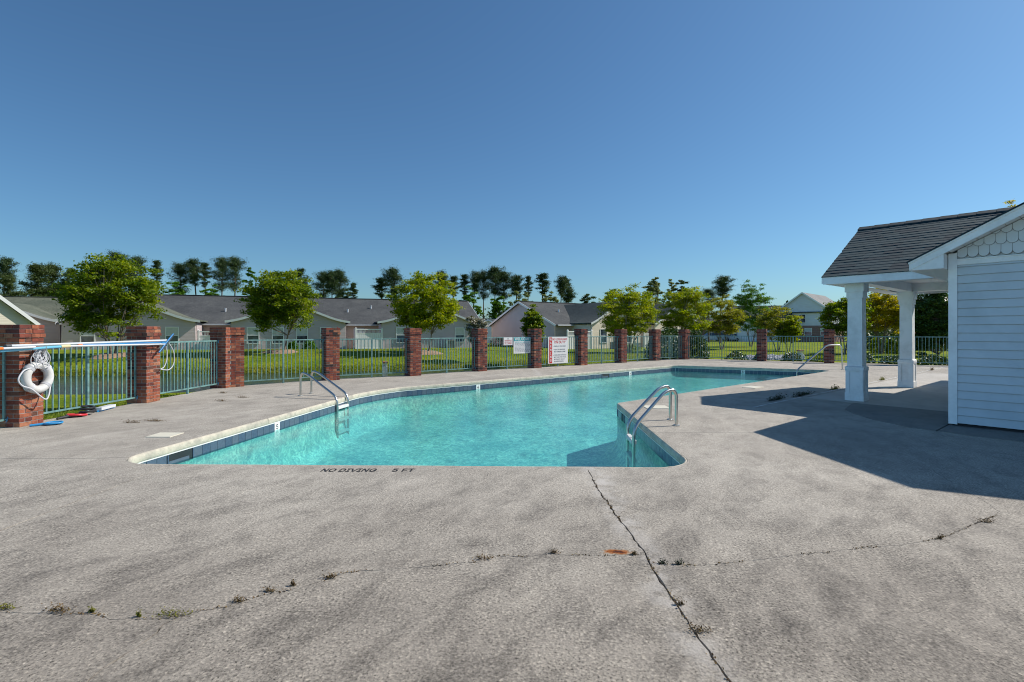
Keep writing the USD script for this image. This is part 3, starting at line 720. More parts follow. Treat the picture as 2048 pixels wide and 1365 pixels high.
# ------------------------------------------------------------------ fence panels between them
M['paint'] = plain('teal_fence_paint', (.15, .285, .27), .5, .22, 18, grime=(.08, .13, .13))
M['paint_blue'] = plain('blue_bracket', (.10, .28, .42), .5, .15)
def panel(label, A, B, ins=(.215, .215)):
    A, B = np.asarray(A), np.asarray(B); L = np.linalg.norm(B - A); d = (B - A) / L
    A = A + d * ins[0]; L = L - sum(ins)
    t = thing('fence_panel', label, 'fence panel', (A[0], A[1], 0), math.atan2(d[1], d[0]), group='teal metal fence panels between the brick pillars')
    obj('top_rail', MB().box((L / 2, 0, 1.225), (L, .038, .034)), M['paint'], t)
    obj('bottom_rail', MB().box((L / 2, 0, .12), (L, .03, .028)), M['paint'], t)
    n = max(int(round(L / .117)), 4); mid = n // 2
    for k in range(n + 1):
        x = .02 + (L - .04) * k / n
        if k == mid: obj('post', MB().box((x, 0, .60), (.04, .042, 1.21)), M['paint'], t)
        elif k in (0, n): obj('end_post', MB().box((x, 0, .665), (.026, .026, 1.10)), M['paint'], t)
        else: obj('picket', MB().box((x, 0, .67), (.0175, .0175, 1.075)), M['paint'], t)
    for x in (-.008, L + .008):
        for z in (.12, 1.2):
            st = Polygon([((.045 if q % 2 == 0 else .02) * math.cos(q * math.pi / 5 + .3), (.045 if q % 2 == 0 else .02) * math.sin(q * math.pi / 5 + .3)) for q in range(10)])
            mb = MB().prism(st, -.006, .006, lambda v, x=x, z=z: np.stack([x + (0.03 if x > 0 else -.03) * 0 + v[:, 0], -.03 + v[:, 2], z + v[:, 1]], 1))
            obj('bracket', mb, M['paint_blue'], t)
    return t
plab = ['teal fence panel cut off by the left edge, before the life ring pillar',
        'teal fence panel with pool poles along its top, beside the life ring',
        'teal fence panel behind the pool brush and hanging white hose',
        'teal fence panel behind the left ladder, in front of the second round tree',
        'teal fence panel with a bollard light behind its pickets',
        'teal fence panel crossing the trunk of the third round tree',
        'teal fence panel carrying the small notice and the welcome sign',
        'teal fence panel carrying the large warning sign',
        'teal fence panel before the cream gable with small windows, past the warning sign',
        'teal fence panel in front of the white vinyl fence and multi-stemmed tree',
        'teal fence panel in front of the dark corner shrub',
        'teal fence panel overgrown with ivy, with parked cars beyond',
        'teal fence panel with grey rocks and a bollard light behind it',
        'teal fence panel running behind the nearer white porch column',
        'teal fence panel seen between the farther porch column and the house wall']
panels = []
ctr = [c for c, _ in PC]
for i in range(15):
    A, B = ctr[i].copy(), ctr[i + 1].copy(); ins = [.215, .215]
    if i == 2: B = np.array([-7.585, 13.40])
    if i == 3: A = np.array(d3) - UF * .205 - VF * .205
    panels.append((panel(plab[i], A, B, ins), A, B))
# ------------------------------------------------------------------ lawn, bank and pond beyond the fence
WPOND = -.55
near_bank = [(-60, 14), (-30, 13.5), (-16.5, 15.2), (-12.3, 15.0), (-10.0, 15.4), (-8.6, 16.4), (-6.6, 18.3), (-4.5, 19.4), (-2.2, 21.4), (0.2, 23.2), (1.6, 24.8)]
far_bank = [(2.4, 30.6), (1.0, 30.4), (-.7, 29.1), (-3.9, 27.6), (-7.2, 25.9), (-11.1, 24.6), (-15.3, 24.3), (-18.9, 23.2), (-30, 22), (-60, 22)]
pond = Polygon(near_bank + [(2.6, 26.8)] + far_bank).buffer(.6).buffer(-.6)
def terr(x, y):
    x, y = np.asarray(x, float), np.asarray(y, float)
    pts = shapely.points(x, y)
    inp = shapely.contains_xy(pond, x, y); dp = shapely.distance(pts, pond.exterior); dd = shapely.distance(pts, deck_poly); di = shapely.distance(pts, deck_poly.exterior)
    wl = np.clip((4 - x) / 6, 0, 1)
    base = (-.10 - .12 * np.clip((y - 20) / 25, 0, 1)) * (1 - wl) + wl * (np.where(y < 21.5, -.10, .24) - .42 * np.clip((y - 34) / 11, 0, 1)) - .25 * np.clip((y - 45) / 50, 0, 1) * np.clip((x + 5) / 30, 0, 1)
    q = np.stack([x * .22, y * .22, 0 * x], -1)
    base = base + .14 * (meshkit.fbm(q, 3, 9) - .5) * np.clip(dd / 6, 0, 1)
    base = np.where((dd < .8) & (dd > 0), np.minimum(base, -.06), base)
    w = np.clip((dp - .25) / 4.6, 0, 1); w = w * (1.5 - .5 * w)
    out = (WPOND + .2) * (1 - w) + base * w
    out = np.where(dp < .25, WPOND + .2 * np.clip(dp / .22, 0, 1), out)
    z = np.where(inp, WPOND - np.clip(dp * .9, 0, .6), np.where(dd < 6, np.maximum(out, base * 0 + np.minimum(out, base)), out))
    z = np.where(dd <= 0, np.where(di > .5, -2.6, -.16 - di * 0), z)
    return z
def lines(spec): return np.unique(np.concatenate([np.arange(a, b, s) for a, b, s in spec]))
lx = lines([(-600, -160, 110), (-160, -60, 12), (-60, -26, 1.5), (-26, 8, .32), (8, 40, .8), (40, 100, 4), (100, 700, 100)])
ly = lines([(-300, -20, 70), (-20, 6, 2.5), (6, 34, .32), (34, 64, .9), (64, 130, 4), (130, 220, 30), (220, 900, 110)])
gx, gy = np.meshgrid(lx, ly); nx = len(lx)
gz = terr(gx.ravel(), gy.ravel())
idx = np.arange(gx.size).reshape(gx.shape)
ff = np.stack([idx[:-1, :-1].ravel(), idx[:-1, 1:].ravel(), idx[1:, 1:].ravel(), idx[1:, :-1].ravel()], 1)
M['grass'] = usdkit.material(stage, LK + 'lawn', {
    'g': ('geometry', {}), 'n1': ('noise_texture', dict(scale=.35, detail=5., roughness=.6)), 'n2': ('noise_texture', dict(scale=7., detail=6., roughness=.75)),
    'r1': ('rgb_ramp', dict(ramp=[(.3, (.085, .15, .010)), (.5, (.17, .225, .012)), (.7, (.29, .275, .03))])),
    'r2': ('rgb_ramp', dict(ramp=[(.30, (.22, .30, .2)), (.5, (.92, .95, .9)), (.70, (1.6, 1.45, 1.2))])),
    'mx': ('mix_color', dict(blend_type='multiply', fac=1.0, use_clamp=False)),
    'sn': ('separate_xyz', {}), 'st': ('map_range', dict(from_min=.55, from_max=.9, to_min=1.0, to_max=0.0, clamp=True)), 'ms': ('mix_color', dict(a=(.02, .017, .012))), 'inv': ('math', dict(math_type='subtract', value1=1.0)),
    'bp': ('bump', dict(strength=.9, distance=.08)), 'p': ('principled_bsdf', dict(roughness=.95, specular_ior_level=.1))},
    [('g.position', 'n1.vector'), ('g.position', 'n2.vector'), ('n1.fac', 'r1.fac'), ('n2.fac', 'r2.fac'), ('r1.color', 'mx.a'), ('r2.color', 'mx.b'),
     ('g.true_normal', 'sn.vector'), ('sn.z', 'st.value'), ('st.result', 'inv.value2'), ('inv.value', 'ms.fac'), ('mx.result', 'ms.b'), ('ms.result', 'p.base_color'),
     ('n2.fac', 'bp.height'), ('bp.normal', 'p.normal')], surface='p.BSDF')
obj('lawn', (np.column_stack([gx.ravel(), gy.ravel(), gz]), ff), M['grass'], None, smooth=True, kind='structure', label='sunlit yellow green lawn sloping down to the pond', cat='lawn')
M['pond'] = usdkit.material(stage, LK + 'pond_water', {
    'g': ('geometry', {}), 'nz': ('noise_texture', dict(scale=2.2, detail=4., roughness=.5)), 'bp': ('bump', dict(strength=.12, distance=.05)),
    'p': ('principled_bsdf', dict(base_color=(.012, .032, .034), roughness=.12, specular_ior_level=.12))},
    [('g.position', 'nz.vector'), ('nz.fac', 'bp.height'), ('bp.normal', 'p.normal')], surface='p.BSDF')
obj('pond', MB().prism(pond.buffer(.4), WPOND - .4, WPOND), M['pond'], None, kind='structure', label='narrow dark pond between fence and lawn', cat='pond')
# rough grass and straw at the foot of the fence and along the bank
def blades(P, h, w, r):
    n = len(P); a = r.uniform(0, 2 * np.pi, n); hh = h * r.uniform(.5, 1.2, n); lean = r.normal(0, .45, (n, 2)) * hh[:, None]
    d = np.stack([np.cos(a), np.sin(a), 0 * a], 1) * w
    tip = P + np.column_stack([lean, hh])
    v = np.stack([P - d, P + d, tip], 1).reshape(-1, 3); return v, np.arange(3 * n).reshape(-1, 3)
M['blade'] = leafy('grass_blades', [(.08, .13, .010), (.17, .22, .014), (.26, .27, .03), (.36, .33, .08)], .3)
M['straw'] = leafy('dry_straw', [(.16, .08, .03), (.28, .16, .07), (.12, .055, .02), (.35, .24, .12)], .1)
r5 = np.random.default_rng(11)
def scatter_near(line, n, lo, hi, r):
    ls = LineString(line); out = []
    for s in r.uniform(0, ls.length, n):
        p, q = ls.interpolate(s), ls.interpolate(min(s + .05, ls.length)); t = np.array([q.x - p.x, q.y - p.y]); t /= max(np.linalg.norm(t), 1e-6)
        o = r.uniform(lo, hi); out.append((p.x - t[1] * o, p.y + t[0] * o))
    out = np.array(out); return np.column_stack([out, terr(out[:, 0], out[:, 1]) - .01])
fl = fence_in[1:16]
P = scatter_near(fl, 9000, .1, 1.6, r5); P = P[P[:, 2] > WPOND]
obj('bank_grass', MB().raw(*blades(P, .10, .006, r5)), M['blade'], None, kind='stuff', label='rough grass along the outside of the fence', cat='grass')
P = scatter_near(fl[:5], 5000, .0, .55, r5); P[:, 2] = np.maximum(P[:, 2], -.12)
obj('straw_litter', MB().raw(*blades(P, .03, .02, r5)), M['straw'], None, kind='stuff', label='brown pine straw litter at the foot of the fence', cat='straw')
P = scatter_near(far_bank[:9], 9000, -.5, .12, r5); P[:, 2] = np.maximum(P[:, 2], WPOND)
obj('bank_weeds', MB().raw(*blades(P, .14, .012, r5)), M['blade'], None, kind='stuff', label='fringe of longer grass on the far bank of the pond', cat='grass')
# lawn blades where the lawn is nearest
P = np.column_stack([r5.uniform(-20, 12, 60000), r5.uniform(24, 40, 60000)]); P = P[~shapely.contains_xy(pond.buffer(.3), P[:, 0], P[:, 1]) & ~shapely.contains_xy(deck_poly.buffer(.8), P[:, 0], P[:, 1])]
P = np.column_stack([P, terr(P[:, 0], P[:, 1]) - .005])
obj('lawn_grass', MB().raw(*blades(P, .06, .010, r5)), M['blade'], None, kind='stuff', label='short grass standing on the lawn', cat='grass')

# ------------------------------------------------------------------ trees and shrubs
M['bark'] = plain('grey_brown_bark', (.20, .155, .12), .9, .35, 14, bump=.6, bscale=30)
M['pale_bark'] = plain('pale_smooth_bark', (.36, .30, .24), .85, .25, 12)
M['pine_bark'] = plain('pine_bark', (.12, .085, .065), .95, .35, 10)
M['leaf_green'] = leafy('leaf_green', [(.038, .085, .008), (.10, .165, .010), (.22, .28, .012), (.40, .43, .02)], .42)
M['leaf_yellow'] = leafy('leaf_yellow_green', [(.06, .11, .008), (.16, .23, .010), (.33, .36, .012), (.52, .50, .02)], .52)
M['leaf_gold'] = leafy('leaf_gold', [(.13, .16, .010), (.32, .30, .012), (.50, .39, .02), (.27, .31, .012)], .5)
M['leaf_russet'] = leafy('leaf_russet', [(.09, .12, .015), (.20, .19, .035), (.36, .36, .025), (.22, .28, .02)], .5)
M['leaf_fresh'] = leafy('leaf_fresh_green', [(.04, .11, .012), (.09, .20, .015), (.17, .31, .02)], .35)
M['leaf_pale'] = leafy('leaf_pale', [(.16, .20, .07), (.24, .27, .10), (.12, .16, .05)], .45)
M['leaf_dark'] = leafy('leaf_dark_glossy', [(.018, .045, .010), (.04, .085, .015), (.09, .15, .03), (.20, .26, .10)], .15, .4, .4)
M['needle'] = leafy('pine_needles', [(.022, .048, .022), (.04, .075, .025), (.06, .10, .03), (.10, .14, .045)], .25)
M['needle_light'] = leafy('pine_needles_light', [(.03, .055, .014), (.06, .09, .02), (.10, .13, .03)], .2)
M['blossom'] = leafy('white_blossom', [(.55, .52, .46), (.62, .6, .55), (.14, .14, .03), (.3, .25, .16)], .2)
def leaves(C, size, r, up=.55, asp=.55):
    """a diamond leaf at each point"""
    n = len(C); nrm = r.normal(0, 1, (n, 3)); nrm[:, 2] = np.abs(nrm[:, 2]) + up; nrm /= np.linalg.norm(nrm, axis=1, keepdims=True)
    a = np.cross(nrm, r.normal(0, 1, (n, 3))); a /= np.linalg.norm(a, axis=1, keepdims=True); b = np.cross(nrm, a)
    s = size * r.uniform(.6, 1.3, (n, 1))
    v = np.stack([C - a * s, C + b * s * asp, C + a * s, C - b * s * asp], 1).reshape(-1, 3)
    i = np.arange(n)[:, None] * 4
    return v, np.vstack([i + [0, 1, 2], i + [0, 2, 3]])
def round_tree(name, label, cat, loc, h, w, leaf, seed, base=.27, stems=3, dens=1.0, lsize=.072, bark='bark', shape=1.0, group=None, gap=.37):
    """a small tree with several stems and a domed crown of leaf sprays with gaps"""
    r = np.random.default_rng(seed)
    t = thing(name, label, cat, loc, 0, group)
    b = MB(); crown = MB(); z0 = h * base; rx = w / 2; rz_ = (h - z0) * .48; cz = z0 + rz_ * .96
    tips = []
    ncl = int(230 * dens)
    while len(tips) < ncl:
        d = r.normal(0, 1, 3); d /= np.linalg.norm(d); q = r.uniform(.30, 1.0) ** .5
        if r.random() < .16: q = r.uniform(1.0, 1.2)
        p = d * q * np.array([rx, rx, rz_])
        p[:2] *= (1.0 - .28 * max(-p[2] / rz_, 0)) * shape ** (1 if p[2] > 0 else 0)
        g = meshkit.noise(np.array([p * np.array([1.0, 1.0, 1.5]) + seed * 3.1]), seed)[0]
        if g < gap + .06: continue
        if d[2] < -.75: continue
        p *= 1 + .40 * (meshkit.noise(np.array([d * 2.9 + seed]), seed + 1)[0] - .55)
        tips.append(p + [0, 0, cz])
    tips = np.array(tips)
    fork = []
    for k in range(stems):
        an = 2 * np.pi * k / stems + r.uniform(-.4, .4); sp = .12 * rx
        foot = np.array([math.cos(an) * .07, math.sin(an) * .07, -.15]); fk = np.array([math.cos(an) * sp * 1.6, math.sin(an) * sp * 1.6, z0 * r.uniform(.8, 1.15)])
        b.tube(smooth_path([foot, foot * .5 + fk * .5 + [r.normal(0, .03), r.normal(0, .03), -.05], fk], 4), np.linspace(.075, .045, 9) * h / 6, 6)
        fork.append(fk)
        for j in range(4):
            a2 = an + r.uniform(-1.1, 1.1); e = fk + np.array([math.cos(a2) * rx * r.uniform(.3, .55), math.sin(a2) * rx * r.uniform(.3, .55), (h - z0) * r.uniform(.25, .5)])
            b.tube(smooth_path([fk, fk * .5 + e * .5 + [r.normal(0, .12), r.normal(0, .12), .05], e], 4), np.linspace(.036, .016, 9) * h / 6, 5); fork.append(e)
    fork = np.array(fork)
    for p in tips:
        k = np.argmin(np.linalg.norm(fork - p, axis=1) + np.maximum(fork[:, 2] - p[2], 0))
        if r.random() < .7: b.tube([fork[k], fork[k] * .5 + p * .5 + [0, 0, -.04], p], [.014, .009, .004], 3, caps=False)
    per = 88
    C = np.repeat(tips, per, 0); C = C + r.normal(0, 1, C.shape) * np.array([.22, .22, .095]) * (w / 6) ** .5
    C = C[C[:, 2] > z0 * .82]
    obj('trunk', b, M[bark], t, smooth=60)
    obj('crown', MB().raw(*leaves(C, lsize, r)), M[leaf], t)
    return t
def gz_(x, y): return float(terr(np.array([x]), np.array([y]))[0])
def tree_at(px, Y): x = (px - 1024) / 1024 * Y; return (x, Y, gz_(x, Y) - .03)
def hgt(py, Y, loc): return EYE + (HOR - py) / 1024 * Y - loc[2]
def rt(label, px, Y, top, wpx, leaf, seed, cat='tree', name='round_tree', **k):
    loc = tree_at(px, Y); return round_tree(name, label, cat, loc, hgt(top, Y, loc), .84 * wpx / 1024 * Y, leaf, seed, **k)
rings = []
rt('large dense green round tree behind the life ring pillar and the grey house', 226, 27, 508, 184, 'leaf_green', 21, dens=1.7, stems=4, base=.17, gap=.37, group='round trees on the lawn')
rt('green round tree on one slim trunk, standing left of the left pool ladder', 563, 29.8, 541, 148, 'leaf_green', 22, dens=1.4, stems=1, base=.25, group='round trees on the lawn')
rt('yellow tinged round tree with open twiggy crown behind the middle of the fence', 850, 31.2, 545, 156, 'leaf_yellow', 23, dens=1.35, stems=2, base=.22, group='round trees on the lawn')
rt('multi-stemmed vase shaped tree right of the cream gable', 1258, 40, 572, 132, 'leaf_yellow', 24, dens=1.15, stems=5, base=.2, group='round trees on the lawn')
rt('bright yellow green tree behind the corner shrub', 1370, 42, 575, 118, 'leaf_yellow', 25, dens=1.1, stems=5, base=.22, group='round trees on the lawn')
rt('brownish green tree with a dark trunk above the silver car', 1444, 48, 592, 92, 'leaf_russet', 26, dens=.9, stems=3, base=.22)
rt('small bushy tree, russet on top and yellow green on its right side', 1555, 45, 612, 90, 'leaf_russet', 27, dens=.7, stems=3, base=.2, gap=.3)
rt('low bright yellow green tree tucked against the russet one', 1577, 43, 632, 52, 'leaf_yellow', 127, dens=.6, stems=2, base=.2, gap=.2)
rt('upright fresh green tree rising left of the dark roofed house', 1502, 58, 568, 82, 'leaf_fresh', 28, dens=1.1, stems=2, base=.15)
rt('round green tree just left of the nearer porch column', 1688, 36, 592, 92, 'leaf_green', 29, dens=1.0, stems=3, base=.28)
rt('broad golden tree seen between the two porch columns', 1762, 38, 580, 112, 'leaf_gold', 30, dens=1.4, stems=4, base=.3, gap=.2)
rt('dense dark glossy evergreen tree behind the farther porch column', 1868, 33, 570, 96, 'leaf_dark', 31, dens=2.2, stems=1, base=.03, gap=.05, name='evergreen_tree')
rt('small dense shrub showing above the pillar between the two signs', 1066, 29, 617, 46, 'leaf_green', 32, cat='shrub', name='tall_shrub', dens=.5, stems=2, base=.35, gap=.15)
rt('white flowering shrub showing above a pillar left of the small notice', 952, 29, 628, 40, 'blossom', 33, cat='shrub', name='tall_shrub', dens=.4, stems=2, base=.35, gap=.15)
rt('pale thin tall tree far behind the multi-stemmed tree', 1306, 85, 552, 44, 'leaf_pale', 34, name='tall_tree', dens=.5, stems=2, base=.3, lsize=.14, gap=.4)
rt('pale thin tree just right of the other pale thin tree', 1344, 88, 556, 26, 'leaf_pale', 35, name='tall_tree', dens=.3, stems=1, base=.3, lsize=.14, gap=.35)
rt('dark round tree top behind the bright yellow green tree', 1364, 80, 560, 40, 'needle', 36, name='tall_tree', dens=.8, stems=1, base=.25, lsize=.15, gap=.2)
rt('fresh green tree behind the left edge of the multi-stemmed tree', 1226, 70, 572, 42, 'leaf_fresh', 37, name='tall_tree', dens=.6, stems=1, base=.25, lsize=.12, gap=.25)
rt('slim pale green tree rising behind the left shoulder of the slim trunked tree', 500, 78, 524, 26, 'leaf_fresh', 38, name='tall_tree', dens=.25, stems=1, base=.3, lsize=.14, gap=.3)
rt('light green tree low in front of the pines right of the twiggy round tree', 1000, 80, 590, 44, 'leaf_fresh', 39, name='tall_tree', dens=.5, stems=1, base=.1, lsize=.14, gap=.3)
rt('bare topped tree with a few yellow leaves above the porch ridge', 2024, 24, 404, 50, 'leaf_gold', 40, name='tall_tree', dens=.22, stems=2, base=.55, gap=.35, bark='pale_bark', lsize=.05)
for px, top, wpx, lf, lab in ((352, 572, 40, 'leaf_fresh', 'low light green tree under the trio of pines, left'), (424, 580, 44, 'leaf_fresh', 'low light green tree between the trio and the close pair of pines'), (520, 583, 36, 'leaf_fresh', 'low light green tree just left of the slim trunked round tree'),
        (690, 586, 40, 'needle_light', 'low green tree at the foot of the dense pine group'), (940, 592, 40, 'leaf_fresh', 'low green tree at the left foot of the big pine grove'), (1038, 590, 50, 'leaf_pale', 'pale low tree right of the big pine grove'), (1098, 590, 36, 'leaf_pale', 'pale low tree left of the pair of pines over the dark blue roof'), (1175, 600, 44, 'needle', 'round dark tree top just above the dark blue roof'), (60, 590, 70, 'needle_light', 'low trees between the edge pines and the mossy roof')):
    rt(lab, px, 82, top - 15, wpx * 1.2, lf, 400 + px, name='background_tree', dens=.45, stems=1, base=.1, lsize=.13, gap=.3)
# mulch rings under the lawn trees
M['mulch'] = plain('pine_straw_mulch', (.30, .20, .12), .95, .4, 12, bump=.8, bscale=20)
for lab, px, Y in (('brown mulch ring under the large dense green tree', 226, 27), ('brown mulch ring under the slim trunked tree', 563, 29.8), ('brown mulch ring under the yellow tinged twiggy tree', 850, 31.2)):
    x, y, z = tree_at(px, Y); a = np.linspace(0, 2 * np.pi, 25)[:-1]; R0 = 1.15 + .15 * np.sin(a * 3 + px)
    v = [[x, y, z + .16]] + [[x + .55 * R0[i] * math.cos(a[i]), y + .55 * R0[i] * math.sin(a[i]), gz_(x + .5 * math.cos(a[i]), y + .5 * math.sin(a[i])) + .13] for i in range(24)]
    v += [[x + R0[i] * math.cos(a[i]), y + R0[i] * math.sin(a[i]), gz_(x + R0[i] * math.cos(a[i]), y + R0[i] * math.sin(a[i])) - .05] for i in range(24)]
    f = [[0, 1 + i, 1 + (i + 1) % 24] for i in range(24)]
    for i in range(24): j = (i + 1) % 24; f += [[1 + i, 25 + i, 25 + j], [1 + i, 25 + j, 1 + j]]
    obj('mulch_ring', (np.array(v), np.array(f)), M['mulch'], None, smooth=True, label=lab, cat='mulch')

# pines: a few kinds, each built once and repeated
def pine(label, loc, h, w, seed, leaf='needle', crown=.45, dens=1.0, lean=0.0, group=None):
    r = np.random.default_rng(seed); t = thing('pine_tree', label, 'pine tree', loc, 0, group)
    b = MB(); top = np.array([lean, 0, h])
    path = smooth_path([[0, 0, -.3], [lean * .2 + r.normal(0, .12), r.normal(0, .12), h * .35], [lean * .55, r.normal(0, .15), h * .7], top - [0, 0, .4]], 5)
    b.tube(path, np.linspace(.17, .035, len(path)) * h / 13, 6)
    C = []; nb = int(44 * dens)
    for k in range(nb):
        u = r.uniform(0, 1) ** .8; z = h * (1 - crown) + u * h * crown * .97
        prof = math.sin(math.pi * min(.12 + .8 * u, 1)) ** .7
        L = w / 2 * prof * r.uniform(.3, 1.2); an = r.uniform(0, 2 * np.pi)
        i = min(int(z / h * (len(path) - 1)), len(path) - 2); s = path[i] + (path[i + 1] - path[i]) * .5; s[2] = z
        e = s + np.array([math.cos(an) * L, math.sin(an) * L, L * r.uniform(-.05, .75)])
        b.tube([s, s * .5 + e * .5 + [0, 0, -.08], e], [.06, .04, .015], 4, caps=False)
        for q in (.3, .55, .8, 1.0):
            m = int(58 * (.6 + .4 * q)); c = s * (1 - q) + e * q
            C.append(c + r.normal(0, 1, (m, 3)) * np.array([.36, .36, .27]) * (w / 4) * r.uniform(.5, 1.35))
    for z in r.uniform(.25, 1 - crown, 4):                         # dead stubs
        an = r.uniform(0, 6.3); s = np.array([lean * z * .6, 0, h * z]); b.tube([s, s + [math.cos(an) * .7, math.sin(an) * .7, .15]], [.025, .008], 3, caps=False)
    obj('trunk', b, M['pine_bark'], t, smooth=60)
    obj('crown', MB().raw(*leaves(np.vstack(C), .12, r, .2, .3)), M[leaf], t)
    return t
PINES = [  # px, top py, distance, crown px, kind, label
    (4, 520, 84, 40, 0, 'dark pine cut off by the left edge above the beige gable'), (20, 552, 80, 46, 3, 'lower lighter pine right of the edge pine, above the beige gable'),
    (72, 530, 84, 60, 3, 'broad light green pine over the mossy roof'), (104, 530, 88, 52, 3, 'second broad light green pine over the mossy roof'),
    (128, 538, 86, 36, 0, 'narrow dark pine touching the left side of the dense round tree'), (235, 508, 92, 50, 1, 'tallest dark pine behind the dense round tree'),
    (272, 516, 95, 42, 1, 'dark pine behind the right shoulder of the dense round tree'), (312, 522, 92, 24, 2, 'slender pine alone right of the dense round tree'),
    (362, 530, 90, 46, 1, 'leftmost pine of the trio over the long grey roof'), (394, 524, 90, 40, 0, 'middle pine of the trio over the long grey roof'), (412, 526, 94, 26, 2, 'thin pine at the right of the trio over the long grey roof'),
    (442, 518, 90, 44, 1, 'left bushy pine of the close pair over the long grey roof'), (468, 517, 92, 48, 1, 'right bushy pine of the close pair over the long grey roof'),
    (612, 541, 92, 40, 0, 'pine just right of the slim trunked round tree'), (645, 546, 94, 42, 1, 'left pine of the dense group over the right half of the grey roof'),
    (664, 548, 92, 40, 0, 'inner pine of the dense group over the right half of the grey roof'), (686, 545, 93, 46, 1, 'right pine of the dense group over the right half of the grey roof'), (707, 566, 95, 20, 2, 'small pine at the right end of that dense group'),
    (764, 557, 96, 36, 2, 'sparse pine left of the twiggy round tree'), (794, 541, 94, 46, 1, 'tall pine behind the left side of the twiggy round tree'), (884, 546, 96, 40, 0, 'pine behind the right side of the twiggy round tree'), (905, 553, 97, 26, 2, 'thin pine just right of the twiggy round tree'),
    (927, 550, 92, 26, 2, 'bare stemmed pine left of the big pine grove'), (946, 547, 92, 36, 0, 'left pine of the big grove behind the small blue house'), (968, 545, 94, 34, 1, 'second pine of the big grove behind the small blue house'),
    (985, 538, 92, 48, 1, 'highest pine of the big grove behind the small blue house'), (1008, 545, 93, 46, 1, 'right hand bushy pine of the big grove'), (1030, 555, 92, 40, 0, 'pine at the right fringe of the big grove above the grey gable'),
    (1056, 553, 96, 20, 2, 'thin sparse pine above the ridge of the grey gable house'), (1083, 547, 94, 32, 2, 'narrow upright pine over the grey gable house'), (1119, 556, 95, 34, 0, 'left pine of the pair over the dark blue roof'), (1139, 558, 96, 36, 0, 'right pine of the pair over the dark blue roof'),
    (1440, 557, 84, 46, 0, 'dark pine with open crown above the brownish green tree'), (1418, 580, 88, 40, 1, 'lower dark pine left of the open crowned one')]
protos = {}
for ip, (px, top, Y, cw, kd, lab) in enumerate(PINES):
    if kd < 2 and ip % 3 == 1: kd += 4
    loc = tree_at(px, Y); loc = (loc[0], loc[1], -.6); h = hgt(top, Y, loc); w = cw / 1024 * Y * .86
    if kd not in protos:
        protos[kd] = (pine(lab, loc, h, w, 60 + kd, ('needle', 'needle', 'needle', 'needle_light', 'needle', 'needle')[kd], (.31, .38, .30, .66, .46, .34)[kd], (1.0, 1.4, .8, 1.7, 1.15, 1.3)[kd], (.6, -.3, .3, 0, 1.1, -.9)[kd], 'pines beyond the houses'), h, w)
    else:
        p, h0, w0 = protos[kd]; dup(p, lab, loc, (px * 1.7) % 6.28, (w / w0, w / w0, h / h0), 'pines beyond the houses')
# far woodland that closes the horizon
P = []
for _ in range(520):
    an = r5.uniform(-1.02, .92); d = r5.uniform(112, 150); P.append((math.sin(an) * d, math.cos(an) * d * 1.0, r5.uniform(1.0, 5.6)))
P = np.array(P); C = np.repeat(P, 60, 0) + r5.normal(0, 1, (len(P) * 60, 3)) * [1.3, 1.3, 1.1]; C = C[C[:, 2] > -.8]
obj('woodland', MB().raw(*leaves(C, .34, r5, .3)), M['needle_light'], None, kind='stuff', label='low far woodland closing the horizon behind the houses', cat='woodland')

def shrub(label, loc, r_, leaf, seed, n=900, lsize=.05, name='shrub', sc=(1, 1, .8), cat='shrub', group=None):
    r = np.random.default_rng(seed); t = thing(name, label, cat, loc, 0, group)
    d = r.normal(0, 1, (n, 3)); d[:, 2] = np.abs(d[:, 2]); d /= np.linalg.norm(d, axis=1, keepdims=True)
    k = 1 + .3 * (meshkit.noise(d * 3 + seed, seed) - .5)
    C = d * (r.uniform(.3, 1, (n, 1)) ** .33) * k[:, None] * r_ * np.asarray(sc)
    st = MB()
    for q in range(5):
        e = C[r.integers(n)] * .8; st.tube([[0, 0, -.1], e * .5 + [0, 0, .03], e], [.02, .014, .006], 4, caps=False)
    obj('stems', st, M['bark'], t); obj('foliage', MB().raw(*leaves(C, lsize, r)), M[leaf], t)
    return t
def sh_at(px, Y, label, wpx, hpx, leaf, seed, **k):
    x = (px - 1024) / 1024 * Y; z = gz_(x, Y); w = wpx / 1024 * Y / 2; h = hpx / 1024 * Y
    return shrub(label, (x, Y, z), 1.0, leaf, seed, sc=(w, w * .8, h), **k)
# ivy and the dark corner shrub
sh_at(1404, 26.6, 'glossy ivy bush climbing the fence beside the corner pillar', 34, 52, 'leaf_dark', 41, n=1500, lsize=.055, name='ivy_bush')
sh_at(1336, 29.0, 'large dark shrub filling the fence corner behind the pillars', 92, 62, 'leaf_dark', 42, n=5200, lsize=.07)
sh_at(1388, 29.5, 'dark shrub behind the corner pillar next to the ivy', 60, 60, 'leaf_dark', 242, n=3600, lsize=.07)
sh_at(1472, 27.6, 'low dark shrub with orange flowers in front of the grey rocks', 44, 20, 'leaf_dark', 43, n=900)
sh_at(1516, 27.0, 'small low shrub against the left side of the pillar right of the cars', 20, 16, 'leaf_dark', 143, n=500)
sh_at(1582, 26.0, 'low dark shrub left of the bollard light by the rocks', 40, 22, 'leaf_dark', 44, n=1000)
sh_at(1634, 25.6, 'low shrub behind the fence under the pool handrail', 44, 16, 'leaf_green', 45, n=900)
sh_at(1733, 24.6, 'low dark shrub right of the nearer porch column', 34, 22, 'leaf_dark', 46, n=900)
sh_at(1790, 24.0, 'wide low shrub left of the farther porch column', 62, 20, 'leaf_dark', 47, n=1300)
sh_at(1868, 23.4, 'wide low shrub right of the farther porch column', 70, 22, 'leaf_dark', 48, n=1500)
